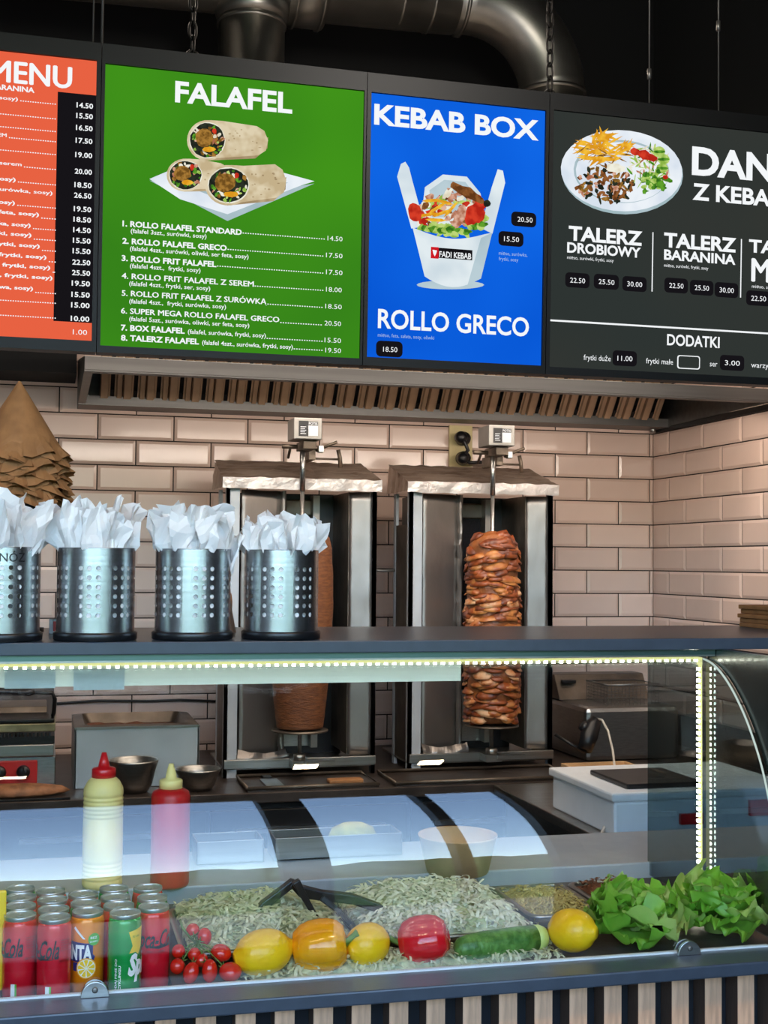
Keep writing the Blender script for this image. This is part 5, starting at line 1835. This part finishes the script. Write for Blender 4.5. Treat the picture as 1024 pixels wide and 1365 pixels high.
R.seed(77)
specs = []
for ring, (n_, el, L_0, W_0, cu) in enumerate([(7, .22, .100, .135, .3), (7, .62, .104, .135, .5), (6, 1.02, .104, .125, .6), (3, 1.35, .095, .09, .5)]):
    for k in range(n_):
        specs.append((2 * PI * k / n_ + ring * .45 + R.uniform(-.15, .15), el + R.uniform(-.12, .12), L_0 * R.uniform(.9, 1.08), W_0 * R.uniform(.85, 1.15), cu + R.uniform(-.2, .2)))
lettuce(845, 1240, -2.885, .93, 5, 'green lettuce head right of the bright lemon', specs)
specs2 = [(a + .5, e * R.uniform(.9, 1.1), L0 * R.uniform(.9, 1.1), w * R.uniform(.9, 1.1), c) for a, e, L0, w, c in specs]
lettuce(955, 1236, -2.885, .96, 9, 'green lettuce head at the right end of the case under the led strip', specs2)


# ================================================================ CANS
m_can = {'red': mat('red can lacquer', (220, 22, 44), .25, .15, var=.04, coat=.5), 'orange': mat('orange can lacquer', (246, 140, 14), .25, .15, var=.04, coat=.5),
         'green': mat('green can lacquer', (14, 158, 66), .25, .15, var=.04, coat=.5)}
m_alu = mat('can aluminium', (196, 200, 206), .36, .85, var=.05, vscale=80)
m_ink = mat('black ink', (22, 12, 14), .35)
m_inkw = mat('white ink', (240, 242, 240), .35)
m_inkb = mat('navy ink', (24, 34, 110), .35)
m_inky = mat('yellow ink', (248, 208, 40), .35)
m_inkg = mat('light green ink', (96, 186, 70), .35)
m_inko = mat('orange ink', (250, 176, 40), .35)
CR, CH = .0287, .1455
FC = BASE - .0222


def make_can(color, loc, label, group):
    t = thing('drink_can', loc, label, 'can', group)
    MB().lathe([(.004, .004), (.019, .003), (.0215, 0), (.0235, .002), (CR, .009), (CR, .128), (.0272, .134), (.0258, .1385)], n=40).build('body', m_can[color], t)
    MB().lathe([(.0256, .1375), (.0264, .139), (.0268, .1435), (.0264, CH), (.0257, CH), (.0252, .1430), (.0247, .1412), (.0242, .1420), (.018, .1424), (.004, .1424)], n=40).build('lid', m_alu, t)
    MB().lathe([(.0052, 0), (.0075, .0004), (.0075, .0012), (.0052, .0012)], (0, -.004, .1427), 16).box((-.006, -.004, .1427), (.006, .010, .1437)).lathe([(.002, .0), (.002, .002), (.001, .0022)], (0, .004, .1424), 10).build('tab', m_alu, t)
    return t


def dtext(can, s, x0, x1, y0, cap, mat_, name='lettering', shear=0, bold=0, lift=.0006, up=False):
    vs, fs = text_mesh(s, bold, shear)
    vs = place_text(vs, x0, x1, y0, cap)
    if up:    # reads upwards
        vs = [Vector((x0 - (v.y - y0), y0 + (v.x - x0), 0)) for v in vs]
    return decal(can, vs, fs, mat_, name, lift)


def dpoly(can, pts, mat_, name, lift=.0004):
    return decal(can, [Vector((a, b, 0)) for a, b in pts], [list(range(len(pts)))], mat_, name, lift)


def circ(cx_, cy_, r, n=20, a0=0, a1=2 * PI): return [(cx_ + r * math.cos(a0 + (a1 - a0) * i / n), cy_ + r * math.sin(a0 + (a1 - a0) * i / n)) for i in range(n + (a1 - a0 < 6))]


cols = [[(27, 1218.5, 'red'), (27, 1206.5, 'red'), (28, 1194.5, 'red'), (27, 1183, 'green')],
        [(73, 1221.5, 'red'), (71.5, 1210.5, 'red'), (70, 1198, 'red'), (68, 1186.5, 'red')],
        [(117, 1213.5, 'orange'), (114.5, 1202.5, 'green'), (111, 1190.5, 'red')],
        [(167, 1215.5, 'green'), (158.5, 1205.5, 'red'), (154, 1194.5, 'red'), (152, 1183, 'green')],
        [(205, 1207, 'red'), (203, 1195, 'green'), (197, 1182, 'red')]]
first = {}
ordn = ['frontmost', 'second', 'third', 'rearmost']
cn = ['leftmost', 'second', 'third', 'fourth', 'fifth']
for c, col in enumerate(cols):
    for r_, (x, y, colr) in enumerate(col):
        p = onZ(x, y, FC + CH)
        loc = (p.x, p.y, Z(FC) + .0003)
        word = ordn[r_] if len(col) == 4 or r_ < 2 else 'rearmost'
        lb = '%s %s can in the %s row of cans from the left' % (word, colr, cn[c])
        if r_ == 0:
            lb = ['red can with black script lettering at the left frame edge', 'red can with black script lettering, second of the front row', 'orange can with white lettering and a fruit slice', 'green can with white lettering and a yellow patch', 'red can with black script lettering next to the tomatoes'][c]
            t = make_can(colr, loc, lb, 'drink cans')
            if colr == 'red':
                xs = {0: (-.078, .006), 1: (-.074, .009), 4: (-.040, .050)}[c]
                dtext(t, 'Coca-Cola', xs[0], xs[1], .082 if c < 4 else .080, .031, m_ink, shear=.4, bold=.022)
                dpoly(t, [(xs[0] + .03, .081), (xs[1] - .035, .084), (xs[1] - .01, .080), (xs[1] - .03, .079), (xs[0] + .05, .0775)], m_ink, 'swash')
                dtext(t, 'ZERO CUKRU', -.012 if c == 4 else .008, .022 if c == 4 else .03, .071 if c == 4 else .075, .004, m_ink)
                dpoly(t, [(-.014, .012), (-.007, .012), (-.007, .036), (-.014, .036)] if c < 2 else [(-.034, .012), (-.028, .012), (-.028, .03), (-.034, .03)], m_inkw, 'white_patch')
                dpoly(t, [(-.0075, .012), (-.004, .012), (-.004, .036), (-.0075, .036)] if c < 2 else [(-.038, .012), (-.034, .012), (-.034, .03), (-.038, .03)], m_inkg, 'green_patch')
                if c < 2:
                    for q in range(5): dtext(t, 'składniki napój', .011, .029, .094 + q * .0042, .0022, m_ink)
            elif colr == 'orange':
                dpoly(t, [(-.045, .067), (.010, .063), (.014, .074), (.010, .078), (.010, .096), (-.045, .101)], m_inkb, 'lettering_backing')
                dtext(t, 'FANTA', -.052, .0085, .070, .024, m_inkw, bold=.05, lift=.0009)
                dpoly(t, circ(.012, .103, .0105), m_inkg, 'round_badge', .0009)
                dtext(t, 'BEZ', .0055, .018, .104, .004, m_inkw, bold=.03, lift=.0012)
                dtext(t, 'CUKRU', .0045, .019, .098, .003, m_inkw, bold=.03, lift=.0012)
                dpoly(t, circ(-.001, .055, .0175), m_inko, 'fruit_slice', .0012)
                dpoly(t, circ(-.001, .055, .0155), m_inkw, 'fruit_pith', .0014)
                for q in range(9):
                    a = q * 2 * PI / 9 + .2
                    dpoly(t, [(-.001 + .0015 * math.cos(a), .055 + .0015 * math.sin(a)), (-.001 + .014 * math.cos(a - .27), .055 + .014 * math.sin(a - .27)), (-.001 + .0148 * math.cos(a), .055 + .0148 * math.sin(a)), (-.001 + .014 * math.cos(a + .27), .055 + .014 * math.sin(a + .27))], m_inky, 'fruit_segment', .0016)
                dpoly(t, [(-.026, .050), (-.016, .049), (-.016, .064), (-.026, .064)], m_inkb, 'navy_patch')
                dpoly(t, [(-.022, .125), (-.010, .112), (-.003, .104), (-.007, .104), (-.014, .111), (-.025, .121)], m_inkw, 'white_swirl')
            else:
                dpoly(t, [(.007, .118), (.038, .124), (.034, .090), (.026, .078), (.020, .083), (.008, .082), (.014, .094)], m_inky, 'yellow_patch')
                dtext(t, 'Sprite', .006, .078, .046, .034, m_inkw, shear=.25, bold=.055)
                dtext(t, 'ODDAJ MNIE DO', -.013, .048, .012, .0042, m_inkw, bold=.03, up=True)
                dtext(t, 'RECYKLINGU', -.006, .044, .012, .0042, m_inkw, bold=.03, up=True)
                dtext(t, 'BEZ CUKRU', .014, .028, .108, .0035, m_can['green'], lift=.0009)
            first.setdefault(colr, None)
            continue
        if not first.get(colr): first[colr] = make_can(colr, loc, lb, 'drink cans'); continue
        o = copy_tree(first[colr])
        o.location = loc
        o['label'] = lb
# yellow bag corner behind the leftmost cans
p = onY(5, 1200, -2.93)
b = MB().box((p.x - .03, -2.915, Z(FZ)), (p.x + .004, -2.905, p.z + .012)).xf(Matrix.Identity(4))
tag(b.build('snack_packet', m_inky, world=True, bevel=.003), 'yellow packet edge peeping out behind the leftmost cans', 'packet')
